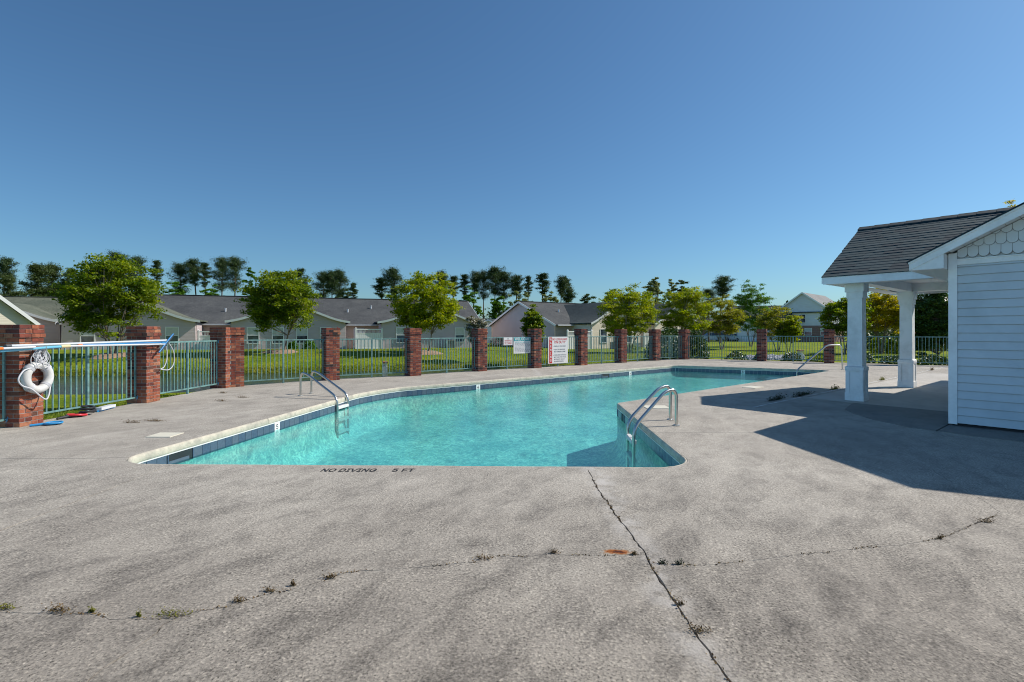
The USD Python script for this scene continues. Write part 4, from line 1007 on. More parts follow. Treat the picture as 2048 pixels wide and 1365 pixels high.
for k, (px, lab) in enumerate(((1752, 'clipped round shrub, leftmost of the row under the golden tree'), (1768, 'clipped round shrub, second from left in the row under the golden tree'), (1784, 'clipped round shrub, third in the row under the golden tree'), (1800, 'clipped round shrub, rightmost of the row under the golden tree'))):
    sh_at(px, 40 - k * 1.2, lab, 24, 30, 'leaf_green', 50 + k, n=900, lsize=.07, name='clipped_shrub', group='clipped shrubs under the golden tree')
for k, (px, Y, lab, lf, wpx, hpx) in enumerate(((344, 44, 'bush right of the brush, by the grey wall', 'leaf_fresh', 18, 18), (620, 44.5, 'bush at the wall under the right window pair', 'leaf_fresh', 30, 20), (585, 44.0, 'smaller bush at the wall left of the slim trunk', 'leaf_fresh', 22, 18),
        (1258, 46, 'low hedge bush in front of the white vinyl fence', 'leaf_green', 50, 12), (1000, 57, 'dark bush at the foot of the grey gable wall', 'leaf_dark', 50, 18))):
    sh_at(px, Y, lab, wpx, hpx, lf, 70 + k, n=700, lsize=.08)
# backdrop hedge behind the golden tree
sh_at(1775, 47, 'tall dark hedge behind the clipped shrubs', 150, 52, 'leaf_dark', 77, n=5000, lsize=.12, name='tall_hedge')
sh_at(1880, 45, 'dark hedge behind the evergreen tree', 90, 50, 'leaf_dark', 78, n=3000, lsize=.12, name='tall_hedge')
# grey rocks beside the drain
rk = MB(); M['rock'] = plain('grey_rock', (.34, .34, .36), .9, .4, 6, bump=.6, bscale=18)
for _ in range(240):
    px, Y = r5.uniform(1492, 1605), r5.uniform(28.5, 33); x = (px - 1024) / 1024 * Y; s = r5.uniform(.08, .2)
    m = trimesh.creation.icosphere(1, s); m.vertices *= 1 + r5.uniform(-.25, .25, (len(m.vertices), 1)); m.vertices *= [1, 1, .65]; m.apply_transform(trimesh.transformations.rotation_matrix(r5.uniform(0, 6), [0, 0, 1]))
    rk.add(m, trimesh.transformations.translation_matrix([x, Y, gz_(x, Y) + s * .3]))
obj('rocks', rk, M['rock'], None, kind='stuff', label='bed of loose grey rocks behind the fence below the parked cars', cat='rocks')
# ------------------------------------------------------------------ houses beyond the lawn
def lap(name, col, exp=.115, grime=None):
    """far siding: fine laps as relief"""
    n = {'g': ('geometry', {}), 's': ('separate_xyz', {}), 'm': ('math', dict(math_type='multiply', value2=1 / exp)), 'fr': ('math', dict(math_type='fraction')),
         'bp': ('bump', dict(strength=.8, distance=.02, invert=True)), 'nz': ('noise_texture', dict(scale=.7, detail=4.)), 'rp': ('rgb_ramp', dict(ramp=[(.3, tuple(c * .93 for c in col)), (.7, tuple(min(1, c * 1.05) for c in col))])),
         'p': ('principled_bsdf', dict(roughness=.55))}
    l = [('g.position', 's.vector'), ('s.z', 'm.value1'), ('m.value', 'fr.value1'), ('fr.value', 'bp.height'), ('bp.normal', 'p.normal'), ('g.position', 'nz.vector'), ('nz.fac', 'rp.fac'), ('rp.color', 'p.base_color')]
    return usdkit.material(stage, LK + name, n, l, surface='p.BSDF')
def roofing(name, a, b, c):
    n = {'g': ('geometry', {}), 'n1': ('noise_texture', dict(scale=.5, detail=6., roughness=.65)), 'rp': ('rgb_ramp', dict(ramp=[(.3, a), (.52, b), (.72, c)])),
         'n2': ('noise_texture', dict(scale=9., detail=4.)), 'r2': ('rgb_ramp', dict(ramp=[(.3, (.7, .7, .7)), (.7, (1.3, 1.3, 1.3))])), 'mx': ('mix_color', dict(blend_type='multiply', fac=1., use_clamp=False)),
         's': ('separate_xyz', {}), 'm': ('math', dict(math_type='multiply', value2=14.)), 'fr': ('math', dict(math_type='fraction')), 'bp': ('bump', dict(strength=.5, distance=.015, invert=True)),
         'p': ('principled_bsdf', dict(roughness=.92, specular_ior_level=.2))}
    l = [('g.position', 'n1.vector'), ('n1.fac', 'rp.fac'), ('g.position', 'n2.vector'), ('n2.fac', 'r2.fac'), ('rp.color', 'mx.a'), ('r2.color', 'mx.b'), ('mx.result', 'p.base_color'),
         ('g.position', 's.vector'), ('s.z', 'm.value1'), ('m.value', 'fr.value1'), ('fr.value', 'bp.height'), ('bp.normal', 'p.normal')]
    return usdkit.material(stage, LK + name, n, l, surface='p.BSDF')
M['lap_grey'] = lap('grey_lap_siding', (.51, .43, .425)); M['lap_beige'] = lap('beige_lap_siding', (.60, .55, .45)); M['lap_cream'] = lap('cream_lap_siding', (.66, .58, .46))
M['lap_pink'] = lap('pinkish_lap_siding', (.66, .49, .39)); M['lap_white'] = lap('white_lap_siding', (.62, .63, .66))
M['roof_grey'] = roofing('grey_shingle_roof', (.055, .058, .060), (.08, .083, .084), (.11, .112, .106)); M['roof_moss'] = roofing('mossy_shingle_roof', (.07, .082, .062), (.115, .125, .092), (.15, .155, .12))
M['roof_dark'] = roofing('dark_shingle_roof', (.05, .06, .062), (.065, .08, .08), (.085, .095, .09)); M['roof_light'] = roofing('light_grey_shingle_roof', (.2, .195, .19), (.25, .245, .235), (.29, .28, .27))
M['brick_wall'] = usdkit.material(stage, LK + 'far_brick_wall', {'tc': ('geometry', {}), 's': ('separate_xyz', {}), 'c': ('combine_xyz', {}), 'b': ('brick_texture', dict(color1=(.16, .055, .04), color2=(.24, .09, .06), mortar=(.3, .27, .25), scale=1.0, brick_width=.22, row_height=.075, mortar_size=.01)), 'p': ('principled_bsdf', dict(roughness=.9))},
    [('tc.position', 's.vector'), ('s.x', 'c.x'), ('s.z', 'c.y'), ('c.vector', 'b.vector'), ('b.color', 'p.base_color')], surface='p.BSDF')
M['pane'] = usdkit.material(stage, LK + 'window_glass', {'g': ('geometry', {}), 'nz': ('noise_texture', dict(scale=1.5)), 'rp': ('rgb_ramp', dict(ramp=[(.4, (.02, .03, .05)), (.6, (.10, .13, .17))])), 'p': ('principled_bsdf', dict(roughness=.08, specular_ior_level=.7))},
    [('g.position', 'nz.vector'), ('nz.fac', 'rp.fac'), ('rp.color', 'p.base_color')], surface='p.BSDF')
M['white_vinyl'] = plain('white_vinyl', (.74, .74, .74), .45, .03); M['blind'] = plain('pale_blind', (.5, .52, .5), .8, .1)
class Build:
    """a house in its own frame: x along the front, y to the back, z up"""
    def __init__(self, name, label, cat, origin, ang, group=None):
        self.o, self.R = np.asarray(origin, float), rotz(ang); self.t = thing(name, label, cat, origin, ang, group)
    def P(self, name, mb, mat, parent=None, **k): return obj(name, mb, M[mat], parent or self.t, **k)
    def window(self, x, y, z, w, h, sash=True, blind=False, nrm=(0, -1)):
        """a sash window on a wall facing -y (or along nrm)"""
        n = np.array([nrm[0], nrm[1], 0.]); t = np.array([-n[1], n[0], 0.]); R = np.stack([t, -n, [0, 0, 1]], 1); c = np.array([x, y, z])
        fr = MB(); tk = .07
        for s in (-1, 1):
            fr.box(c + t * s * (w / 2 + tk / 2) + n * .02, (tk, .06, h + 2 * tk), R); fr.box(c + [0, 0, s * (h / 2 + tk / 2)] + n * .02, (w, .06, tk), R)
        if sash: fr.box(c + n * .018, (w, .05, .05), R)
        f = self.P('window', fr, 'white_vinyl')
        self.P('pane', MB().box(c + [0, 0, -h / 4] + n * .004, (w, .012, h / 2), R), 'pane', f)
        self.P('pane', MB().box(c + [0, 0, h / 4 + .001] + n * .005, (w, .012, h / 2), R), 'blind' if blind else 'pane', f)
    def gable_wing(self, x0, x1, proj, ze, sl, sb, wall, roof, flare=.35, ov=.35, back=None, y0=0.0):
        """a wing towards the front under a roof with a slight flare at the eaves; its roof runs back into the main slope (slope sb, eave ze)"""
        xm = (x0 + x1) / 2; hw = ze + sl * (x1 - x0) / 2
        def zf(x):
            d = min(x - x0, x1 - x)
            return hw - sl * abs(x - xm) + flare * max(0, 1 - max(d, -ov) / 1.6) ** 2 * .55
        xs = np.concatenate([np.linspace(x0 - ov, x0 + 1.8, 6), [xm], np.linspace(x1 - 1.8, x1 + ov, 6)])
        prof = [(x, zf(x)) for x in xs]
        poly = Polygon([(x0, -.3)] + [(x, min(z, zf(min(max(x, x0), x1))) - .10) for x, z in prof if x0 <= x <= x1] + [(x1, -.3)])
        yb = (back if back is not None else 0)
        m = trimesh.creation.extrude_polygon(poly, .2, engine='earcut'); v = np.array(m.vertices)
        w = MB().raw(np.stack([v[:, 0], y0 - proj + v[:, 2], v[:, 1]], 1), np.array(m.faces)[:, ::-1])
        for x in (x0, x1): w.box((x + (.1 if x == x0 else -.1), y0 + (-proj + yb + .2) / 2 , (ze + zf(x) * 0) / 2 - .2), (.2, proj + yb - .2, ze + .2))
        self.P('wall', w, wall)
        rf = MB()
        for (xa, za), (xb, zb) in zip(prof[:-1], prof[1:]):
            ya, yb2 = max(0, (za - ze) / sb), max(0, (zb - ze) / sb); yf = y0 - proj - .3
            rf.poly3([(xa, yf, za), (xb, yf, zb), (xb, y0 + yb2 + .05, zb), (xa, y0 + ya + .05, za)] if True else [], .10, (-(zb - za), 0, xb - xa))
        self.P('roof', rf, roof)
        for half in (prof[:7], prof[6:]):
            fb = MB()
            for (xa, za), (xb, zb) in zip(half[:-1], half[1:]): fb.beam((xa, y0 - proj - .315, za - .1), (xb, y0 - proj - .315, zb - .1), .03, .2, (0, 1, 0)) if False else fb.raw(np.array([[xa, y0 - proj - .33, za - .19], [xb, y0 - proj - .33, zb - .19], [xb, y0 - proj - .33, zb + .005], [xa, y0 - proj - .33, za + .005], [xa, y0 - proj - .302, za - .19], [xb, y0 - proj - .302, zb - .19], [xb, y0 - proj - .302, zb + .005], [xa, y0 - proj - .302, za + .005]]), [[0, 1, 2, 3], [7, 6, 5, 4], [0, 4, 5, 1], [3, 2, 6, 7]])
            self.P('rake_board', fb, 'white_vinyl')
    def main(self, x0, x1, depth, ze, sl, wall, roof, ov=.4, end_wall=None):
        ym = depth / 2; hr = ze + sl * ym
        w = MB().box(((x0 + x1) / 2, .1, ze / 2 - .15), (x1 - x0, .2, ze + .3)).box(((x0 + x1) / 2, depth - .1, ze / 2 - .15), (x1 - x0, .2, ze + .3))
        self.P('wall', w, wall)
        for x in (x0, x1):
            poly = Polygon([(0.2, -.3), (depth - .2, -.3), (depth - .2, ze - .05), (ym, hr - .12), (.2, ze - .05)])
            m = trimesh.creation.extrude_polygon(poly, .2, engine='earcut'); v = np.array(m.vertices)
            self.P('end_wall', MB().raw(np.stack([(x if x == x0 else x - .2) + v[:, 2], v[:, 0], v[:, 1]], 1), np.array(m.faces)), end_wall or wall)
        zo = ze - sl * ov
        for (ya, za), (yb, zb), nm in (((-ov, zo), (ym, hr), 'roof'), ((ym, hr), (depth + ov, zo), 'roof')):
            self.P(nm, MB().poly3([(x0 - .3, ya, za), (x1 + .3, ya, za), (x1 + .3, yb, zb), (x0 - .3, yb, zb)], .10, (0, -(zb - za), yb - ya)), roof)
        for x in (x0 - .31, x1 + .31):
            fb = MB().beam((x, -ov, zo - .09), (x, ym, hr - .09), .03, .2).beam((x, ym, hr - .09), (x, depth + ov, zo - .09), .03, .2)
            self.P('rake_board', fb, 'white_vinyl')
        self.P('ridge', MB().beam((x0 - .3, ym, hr + .02), (x1 + .3, ym, hr + .02), .3, .05), roof)
        self.P('gutter', MB().box(((x0 + x1) / 2, -ov - .05, zo - .05), (x1 - x0, .1, .12)), 'white_vinyl')
    def vent(self, x, y, z): self.P('roof_vent', MB().tube([(x, y, z - .1), (x, y, z + .28)], .06, 8).tube([(x, y, z + .26), (x, y, z + .3)], .1, 8), 'white_vinyl')
# the long grey terrace: three front wings, pinkish recesses between
A1 = math.radians(20)
og = np.array([-20.9, 48.5, -.25])
B = Build('terrace_house', 'long low grey sided terrace with wide grey roof and three front gables behind the lawn', 'house', og, A1)
B.main(-17.5, 18.6, 12.5, 2.55, .44, 'lap_pink', 'roof_grey', end_wall='lap_grey')
for x0, x1, rf in ((-16.6, -7.3, 'roof_moss'), (-4.75, 4.85, 'roof_grey'), (8.0, 17.6, 'roof_grey')):
    B.gable_wing(x0, x1, 2.6, 2.5, .40, .44, 'lap_grey', rf, back=.2)
    w = (x1 - x0); xm = (x0 + x1) / 2
    for dx in (-3.0, -1.0, 1.0, 3.0) if abs(xm) < 1 else (-2.9, 2.9): B.window(xm + dx, -2.6, 1.35, .85, 1.35, blind=True)
for x, y in ((-5.9, 2.4), (-.4, 3.2), (5.2, 2.6), (7.6, 3.6)): B.vent(x, y, 2.55 + .44 * y)
B.P('door', MB().box((6.1, -.04, 1.0), (.95, .06, 2.05)), 'white_vinyl'); B.P('door', MB().box((-6.1, -.04, 1.0), (.95, .06, 2.05)), 'white_vinyl')
def loc_of(Bd, x, y, z=0.): return Bd.o + Bd.R @ np.array([x, y, z])
# white vinyl fences before the recesses and air conditioners at the walls
def vinyl_fence(label, p, q, h=1.75, gate=False, lattice=False):
    p, q = np.asarray(p, float), np.asarray(q, float); d = q - p; L = np.linalg.norm(d[:2]); t = thing('vinyl_fence', label, 'fence', p, math.atan2(d[1], d[0]))
    nposts = max(int(L / 1.8) + 1, 2)
    for k in range(nposts): obj('post', MB().box((L * k / (nposts - 1), 0, h / 2), (.13, .13, h + .1)).hull([(L * k / (nposts - 1) + a * .08, b * .08, h + .05) for a in (-1, 1) for b in (-1, 1)] + [(L * k / (nposts - 1), 0, h + .14)]), M['white_vinyl'], t)
    obj('rail', MB().box((L / 2, 0, h - .06), (L, .05, .1)), M['white_vinyl'], t); obj('rail', MB().box((L / 2, 0, h - .42), (L, .05, .08)), M['white_vinyl'], t); obj('rail', MB().box((L / 2, 0, .12), (L, .05, .12)), M['white_vinyl'], t)
    n = int(L / .17)
    for k in range(n):
        x = (k + .5) * L / n
        obj('board', MB().box((x, 0, (h - .46) / 2 + .07), (L / n - .014, .022, h - .6)), M['white_vinyl'], t)
    for k in range(int(L / .12)): 
        x = (k + .5) * .12
        obj('slat', MB().box((x, 0, h - .24), (.03, .02, .28)), M['white_vinyl'], t)
    return t
vinyl_fence('white vinyl fence with gate left of the double brick pillar', loc_of(B, -7.2, -2.2), loc_of(B, -4.9, -2.2))
vinyl_fence('tall white vinyl fence right of the pillar behind the left ladder', loc_of(B, 5.7, -2.9), loc_of(B, 8.1, -2.6), 1.95)
M['ac'] = plain('dark_grille', (.10, .105, .11), .6, .2); M['ac_case'] = plain('beige_metal', (.42, .4, .36), .5, .1)
def aircon(label, p, rz):
    t = thing('air_conditioner', label, 'air conditioner', p, rz)
    c = MB(); 
    for z in np.arange(.08, .78, .09): c.box((0, 0, z), (.8, .8, .03))
    for sx in (-1, 1):
        for sy in (-1, 1): c.box((sx * .4, sy * .4, .42), (.06, .06, .84))
    c.box((0, 0, .84), (.88, .88, .04)).box((0, 0, .03), (.88, .88, .06))
    obj('case', c, M['ac_case'], t); obj('coil', MB().box((0, 0, .43), (.72, .72, .76)), M['ac'], t); obj('fan_guard', MB().tube([(0, 0, .86), (0, 0, .89)], .3, 16), M['ac'], t)
aircon('grey air conditioner left of the pillar before the twiggy round tree', loc_of(B, 11.1, -3.3), A1)
aircon('grey air conditioner just right of the trunk of the twiggy round tree', loc_of(B, 14.6, -3.3), A1)
# red folded parasol in the recess
pz = loc_of(B, 4.02, -5.0); t = thing('patio_parasol', 'folded red parasol showing above the pillar behind the left ladder', 'parasol', pz)
M['red_cloth'] = plain('red_cloth', (.55, .025, .03), .8, .2)
obj('pole', MB().tube([(0, 0, 0), (0, 0, 2.1)], .025, 8), M['ac'], t)
k_ = np.linspace(0, 1, 9); obj('canopy', MB().tube(np.column_stack([.02 * np.sin(k_ * 9), 0 * k_, .75 + 1.32 * k_]), [.05, .12, .15, .14, .13, .12, .1, .07, .02], 10), M['red_cloth'], t, smooth=50)
# its mossy neighbour and the beige gable at the left edge
C_ = Build('mossy_roof_house', 'grey sided house with a mossy green roof left of the dense round tree', 'house', (-39.5, 45.5, -.3), math.radians(22))
C_.main(-9, .9, 12, 2.55, .42, 'lap_pink', 'roof_moss', end_wall='lap_grey')
C_.gable_wing(-8.5, .3, 2.2, 2.5, .40, .42, 'lap_grey', 'roof_moss', back=.2); C_.window(-2.2, -2.2, 1.35, .85, 1.3)
vinyl_fence('blue shaded white vinyl fence right of the life ring pillar', (-36.2, 41.5, -.3), (-32.6, 42.3, -.3), 1.6)
D_ = Build('beige_gable_house', 'beige sided gable end with white rake cut off by the left edge', 'house', (-37.4, 26.8, -.45), math.radians(-36.87))
D_.main(-12, 0, 9, 2.8, .95, 'lap_beige', 'roof_light', end_wall='lap_beige')
E_ = Build('cream_row_house', 'cream sided houses with a shaded grey gable end and dark blue roof behind the signs', 'house', (4.4, 52.0, -.45), math.radians(33.5))
E_.main(0, 21, 12.5, 2.75, .40, 'lap_pink', 'roof_grey', end_wall='lap_grey')
for x0, x1 in ((2.2, 9.2), (11.4, 18.6)):
    E_.gable_wing(x0, x1, 3.0, 2.7, .66, .40, 'lap_cream', 'roof_dark', back=.2)
    for dx in (-1.9, 0, 1.7): E_.window((x0 + x1) / 2 + dx, -3.0, 1.45, .8, 1.3)
E_.window(0, 5.2, 1.3, 1.2, 1.2, nrm=(-1, 0)); E_.vent(3.0, 3.2, 2.75 + .4 * 3.2); E_.vent(6.0, 2.0, 4.5)
vinyl_fence('white vinyl fence showing above the warning sign', loc_of(E_, -1.2, -3.4), loc_of(E_, 2.0, -3.2), 1.95)
vinyl_fence('white vinyl fence panel behind the multi-stemmed tree', loc_of(E_, 9.3, -3.4), loc_of(E_, 11.3, -3.4), 1.7)
aircon('air conditioner before the cream gable right of the warning sign', loc_of(E_, 4.3, -4.2), math.radians(33))
F_ = Build('blue_house', 'small far house with a blue roof and white gable behind the white flowering shrub', 'house', (-6.3, 73, -.4), math.radians(5))
F_.main(-1.0, 5.6, 7, 2.7, .3, 'lap_white', 'roof_dark'); F_.gable_wing(1.2, 4.4, 1.5, 2.7, .55, .3, 'lap_white', 'roof_dark', flare=0)
I_ = Build('two_storey_house', 'two storey house, pale siding above dark brick, left of the porch column', 'house', (50.5, 98, -.5), math.radians(-46))
I_.P('wall', MB().box((4.7, 4, 1.35), (9.4, 8, 3.3)), 'brick_wall')
I_.P('upper_wall', MB().box((4.7, 4, 4.3), (9.3, 7.9, 2.7)), 'lap_white')
pg = Polygon([(0, 5.5), (9.4, 5.5), (4.7, 9.0)]); m = trimesh.creation.extrude_polygon(pg, .2, engine='earcut'); v = np.array(m.vertices)
I_.P('gable', MB().raw(np.stack([v[:, 0], -.12 + v[:, 2], v[:, 1]], 1), np.array(m.faces)[:, ::-1]), 'lap_white')
I_.P('belt_trim', MB().box((4.7, -.2, 5.45), (9.8, .4, .2)), 'roof_dark')
for sg in (-1, 1):
    xa = 4.7 + sg * 5.1
    I_.P('roof', MB().poly3([(xa, -.5, 5.35), (4.7, -.5, 9.15), (4.7, 14, 9.15), (xa, 14, 5.35)] if sg < 0 else [(4.7, -.5, 9.15), (xa, -.5, 5.35), (xa, 14, 5.35), (4.7, 14, 9.15)], .12, (sg * 3.8, 0, 5.1)), 'roof_light')
    I_.P('rake_board', MB().beam((xa, -.52, 5.3), (4.7, -.52, 9.08), .04, .24), 'white_vinyl')
for x in (1.0, 4.6, 8.0): I_.window(x, -.02 + .05, 4.3, .95, 1.45)
for x in (.8, 3.3, 5.6, 8.2): I_.window(x, -.03, 1.9, 1.1, 1.2, blind=True)
J_ = Build('dark_roofed_house', 'house with a dark roof behind the small russet tree', 'house', (43.5, 96, -1.0), math.radians(-12))
J_.main(-1, 8.5, 10, 4.9, .5, 'lap_white', 'roof_dark')
K_ = Build('brick_house', 'low red brick house mostly hidden behind the trees above the parked cars', 'house', (42, 110, -.6), math.radians(-6))
K_.main(-4.5, 13, 9, 2.8, .45, 'brick_wall', 'roof_grey')
for x in (.2, 3.0, 5.4, 8.0): K_.window(x, 0, 1.5, 1.0, 1.3, blind=x > 4)
K_.P('door', MB().box((1.7, -.05, 1.05), (1.0, .06, 2.1)), 'white_vinyl')

# ------------------------------------------------------------------ road and parked cars
M['asphalt'] = plain('asphalt', (.055, .055, .057), .9, .2, 8)
rd_ = np.array([(26, 102), (52, 101), (110, 97), (110, 92), (52, 96), (26, 97)])
obj('road', MB().prism(Polygon(rd_), -.6, -.42), M['asphalt'], None, kind='structure', label='road beyond the lawn where cars are parked', cat='road')
M['tyre'] = plain('black_rubber', (.02, .02, .02), .85, .2); M['rim'] = plain('alloy_rim', (.5, .5, .5), .35, .1, metal=.8); M['car_glass'] = plain('dark_car_glass', (.02, .03, .04), .08, .2, spec=.8)
M['lamp_red'] = plain('red_lamp', (.35, .02, .02), .3, .1); M['lamp_clear'] = plain('clear_lamp', (.6, .6, .6), .15, .1)
def car(label, px, Y, body, L=4.5, Hh=1.5, rz=0., kind='sedan', col=None):
    x = (px - 1024) / 1024 * Y; t = thing('parked_car', label, 'car', (x, Y, -.415), rz, 'cars parked beyond the lawn'); W = 1.75
    M.setdefault(body, plain(body, col, .35, .04, coat=.6))
    zb, zs = .28, .62 * Hh
    b = MB(); q = lambda xx, z, ww: [(xx, s * ww / 2, z) for s in (-1, 1)]
    b.hull(q(-L / 2, .4, W * .86) + q(-L / 2 + .05, .3, W * .8) + q(-L / 2, zs * .85, W * .84) + q(-L / 2 + .25, zs, W * .9) + q(L / 2 - .9, zs * .97, W * .92) + q(L / 2 - .1, zs * .78, W * .82) + q(L / 2, .45, W * .82) + q(L / 2 - .05, .3, W * .8) + q(0, zb, W) + q(0, zs * .9, W))
    r0, r1 = {'sedan': (-L * .42, L * .22), 'van': (-L * .49, L * .30), 'truck': (-L * .08, L * .26)}[kind]
    t0, t1 = {'sedan': (-L * .22, L * .05), 'van': (-L * .46, L * .12), 'truck': (-L * .04, L * .12)}[kind]
    roof = MB().hull(q(t0, Hh, W * .70) + q(t1, Hh, W * .70) + q((t0 + t1) / 2, Hh + .03, W * .6) + q(t0 - .02, Hh - .06, W * .74) + q(t1 + .04, Hh - .06, W * .74))
    body_p = obj('body', b, M[body], t, smooth=35); obj('roof', roof, M[body], t, smooth=35)
    obj('windows', MB().hull(q(r0, zs - .02, W * .90) + q(r1, zs - .02, W * .90) + q(t0, Hh - .05, W * .72) + q(t1, Hh - .05, W * .72)), M['car_glass'], t)
    for xx in np.linspace(t0 + .05, t1 - .05, 3):
        obj('pillar', MB().beam((xx * 1.12, -W * .456, zs - .02), (xx, -W * .366, Hh - .04), .07, .03, (1, 0, 0)).beam((xx * 1.12, W * .456, zs - .02), (xx, W * .366, Hh - .04), .07, .03, (1, 0, 0)), M[body], t)
    for sx in (-1, 1):
        for sy in (-1, 1):
            c = np.array([sx * L * .31, sy * W * .44, .32]); w = obj('wheel', MB().tube([c - [0, sy * .1, 0], c + [0, sy * .1, 0]], .32, 18), M['tyre'], t)
            obj('rim', MB().tube([c + [0, sy * .1, 0], c + [0, sy * .115, 0]], .2, 12), M['rim'], w)
    for sy in (-1, 1):
        obj('headlight', MB().box((L / 2 - .05, sy * W * .33, zs * .72), (.1, .3, .14)), M['lamp_clear'], t); obj('tail_light', MB().box((-L / 2 + .02, sy * W * .35, zs * .78), (.06, .22, .18)), M['lamp_red'], t)
car('silver van parked behind the ivy, leftmost of the cars', 1424, 98.5, 'silver_paint', 4.6, 1.75, math.radians(186), 'van', (.42, .44, .47))
car('dark blue car parked behind the white ones', 1455, 101, 'blue_paint', 4.4, 1.45, math.radians(200), 'sedan', (.03, .06, .14))
car('white sedan parked nose on, right of the dark blue car', 1472, 98, 'white_paint', 4.4, 1.42, math.radians(-75), 'sedan', (.66, .67, .68))
car('white pickup parked side on, rightmost of the cars', 1490, 97.5, 'cream_paint', 4.4, 1.62, math.radians(0), 'truck', (.7, .7, .66))
# bollard lights outside the fence
M['bollard'] = plain('weathered_white_post', (.74, .73, .7), .7, .12, 10, grime=(.42, .4, .36)); M['copper'] = plain('rusty_cap', (.30, .14, .06), .6, .25)
def bollard(label, px, top, Y, w=.16):
    x = (px - 1024) / 1024 * Y; zb = gz_(x, Y) - .05; h = EYE - (top - HOR) / 1024 * Y - zb; t = thing('bollard_light', label, 'bollard light', (x, Y, zb), .3)
    obj('post', MB().box((0, 0, h * .38), (w, w, h * .76)), M['bollard'], t); lam = MB()
    for k in range(4): lam.box((0, 0, h * .78 + k * .035), (w * .9, w * .9, .014))
    for sx in (-1, 1):
        for sy in (-1, 1): lam.box((sx * w * .36, sy * w * .36, h * .86), (.02, .02, h * .2))
    obj('louvre', lam, M['bollard'], t); obj('cap', MB().box((0, 0, h * .97), (w * 1.15, w * 1.15, h * .07)).hull([(a * w * .56, b * w * .56, h * 1.005) for a in (-1, 1) for b in (-1, 1)] + [(0, 0, h * 1.05)]), M['copper'], t)
bollard('white bollard light with a rusty cap behind the fence right of the left ladder', 770, 724, 17.7, .16)
bollard('white bollard light with a rusty cap beyond the far fence near the handrail', 1600, 701, 26.5, .2)
# distant lamp post among the cars
# ------------------------------------------------------------------ ladders and rail
def curve_rail(pts, r=.021): return MB().tube(fillet(pts, .17, 8), r, 12)
def ladder(label, base_n, base_f, wat_n, wat_f, top):
    bn, bf, wn, wf = map(lambda q: np.array([q[0], q[1], 0.]), (base_n, base_f, wat_n, wat_f))
    o = (bn + wn) / 2; t = thing('pool_ladder', label, 'pool ladder', (o[0], o[1], 0), 0, 'stainless pool ladders')
    pr = []
    for b, w in ((bn, wn), (bf, wf)):
        d = (w - b); d /= np.linalg.norm(d); b0, w0 = b - o, w - o; u = np.array([0, 0, 1.])
        k = .26
        path = [b0 - u * .05, b0 + u * (top - .02), b0 + d * .06 + u * (top + .07), b0 + d * .25 + u * (top + .04), w0 - d * .01 + u * .05, w0 + u * -1.0]
        mb = MB().tube(fillet(path, .17, 9), .025, 12)
        obj('rail', mb, M['steel'], t, smooth=50)
        obj('cover_plate', MB().tube([b0 + u * .004, b0 + u * .014, b0 + u * .02], [.055, .055, .035], 16), M['escutcheon'], t, smooth=40)
        pr.append((w0, d))
    for k, z in enumerate((-.18, -.45, -.72)):
        a, b = pr[0][0], pr[1][0]; d = pr[0][1]; c = (a + b) / 2 + np.array([0, 0, z]); L = np.linalg.norm(b - a)
        e = (b - a) / L; R = np.stack([e, np.cross([0, 0, 1], e), [0, 0, 1]], 1)
        obj('step', MB().box(c - d * .02, (L - .03, .075, .05), R).box(c - d * .02 + [0, 0, .028], (L - .05, .06, .008), R), M['step_plastic'], t)
ladder('steel pool ladder on the left side, by the double pillar', (-4.80, 11.62), (-4.74, 12.09), (-3.74, 10.97), (-3.66, 11.44), .46)
ladder('nearer steel pool ladder on the right edge by the house shadow', (2.56, 7.97), (2.63, 8.50), (1.79, 7.56), (1.82, 8.09), .50)
o = np.array([12.69, 19.65, 0]); t = thing('pool_handrail', 'single curved steel handrail at the shallow end of the pool', 'handrail', o)
p0 = np.array([10.78, 19.38, 0])
obj('rail', MB().tube(fillet([p0 - o - [0, 0, .75], p0 - o + [0, 0, .0], [-.62, -.05, .95], [-.05, 0, .95], [0, 0, -.05]], .17, 8), .028, 12), M['steel'], t, smooth=50)
obj('cover_plate', MB().tube([(0, 0, .004), (0, 0, .018)], .06, 16), M['escutcheon'], t, smooth=40)

# ------------------------------------------------------------------ signs on the fence
M['sign_white'] = plain('white_sign_board', (.72, .72, .71), .45, .03); M['sign_red'] = plain('red_sign_print', (.52, .03, .035), .5, .08); M['sign_teal'] = plain('teal_sign_print', (.02, .30, .34), .5, .08); M['sign_grey'] = plain('grey_sign_print', (.13, .15, .18), .6, .1)
def sign(label, pi, px0, px1, ztop, zbot):
    _, A, Bq = panels[pi]; d = (Bq - A) / np.linalg.norm(Bq - A); n = np.array([d[1], -d[0]])
    def s_of(px):
        k = (px - 1024) / 1024; o = A + n * .05
        return (k * o[1] - o[0]) / (d[0] - k * d[1])
    s0, s1 = s_of(px0), s_of(px1); p = A + n * .05 + d * s0; w = s1 - s0; h = ztop - zbot
    t = thing('sign', label, 'sign', (p[0], p[1], zbot), math.atan2(d[1], d[0]))
    obj('board', MB().box((w / 2, .0, h / 2), (w, .008, h)), M['sign_white'], t)
    return t, w, h
def write(t, txt, x, z, hgt_, mat, fit=None, center=True, bold=True, vertical=False, y=-.005):
    m = meshkit.text_mesh(txt, hgt_, .001, bold=bold); b = m.bounds; v = np.array(m.vertices); wv = b[1][0] - b[0][0]
    sx = (fit / wv) if fit else 1.0
    vx = (v[:, 0] - b[0][0]) * sx - (wv * sx / 2 if center else 0); vz = v[:, 1]
    W3 = np.stack([x + vx, y - v[:, 2], z + vz], 1)
    obj('lettering', (W3, np.array(m.faces)), M[mat], t)
t, w, h = sign('large white sign with red WARNING band and NO LIFEGUARD ON DUTY', 7, 1096.3, 1135.6, 1.24, .13)
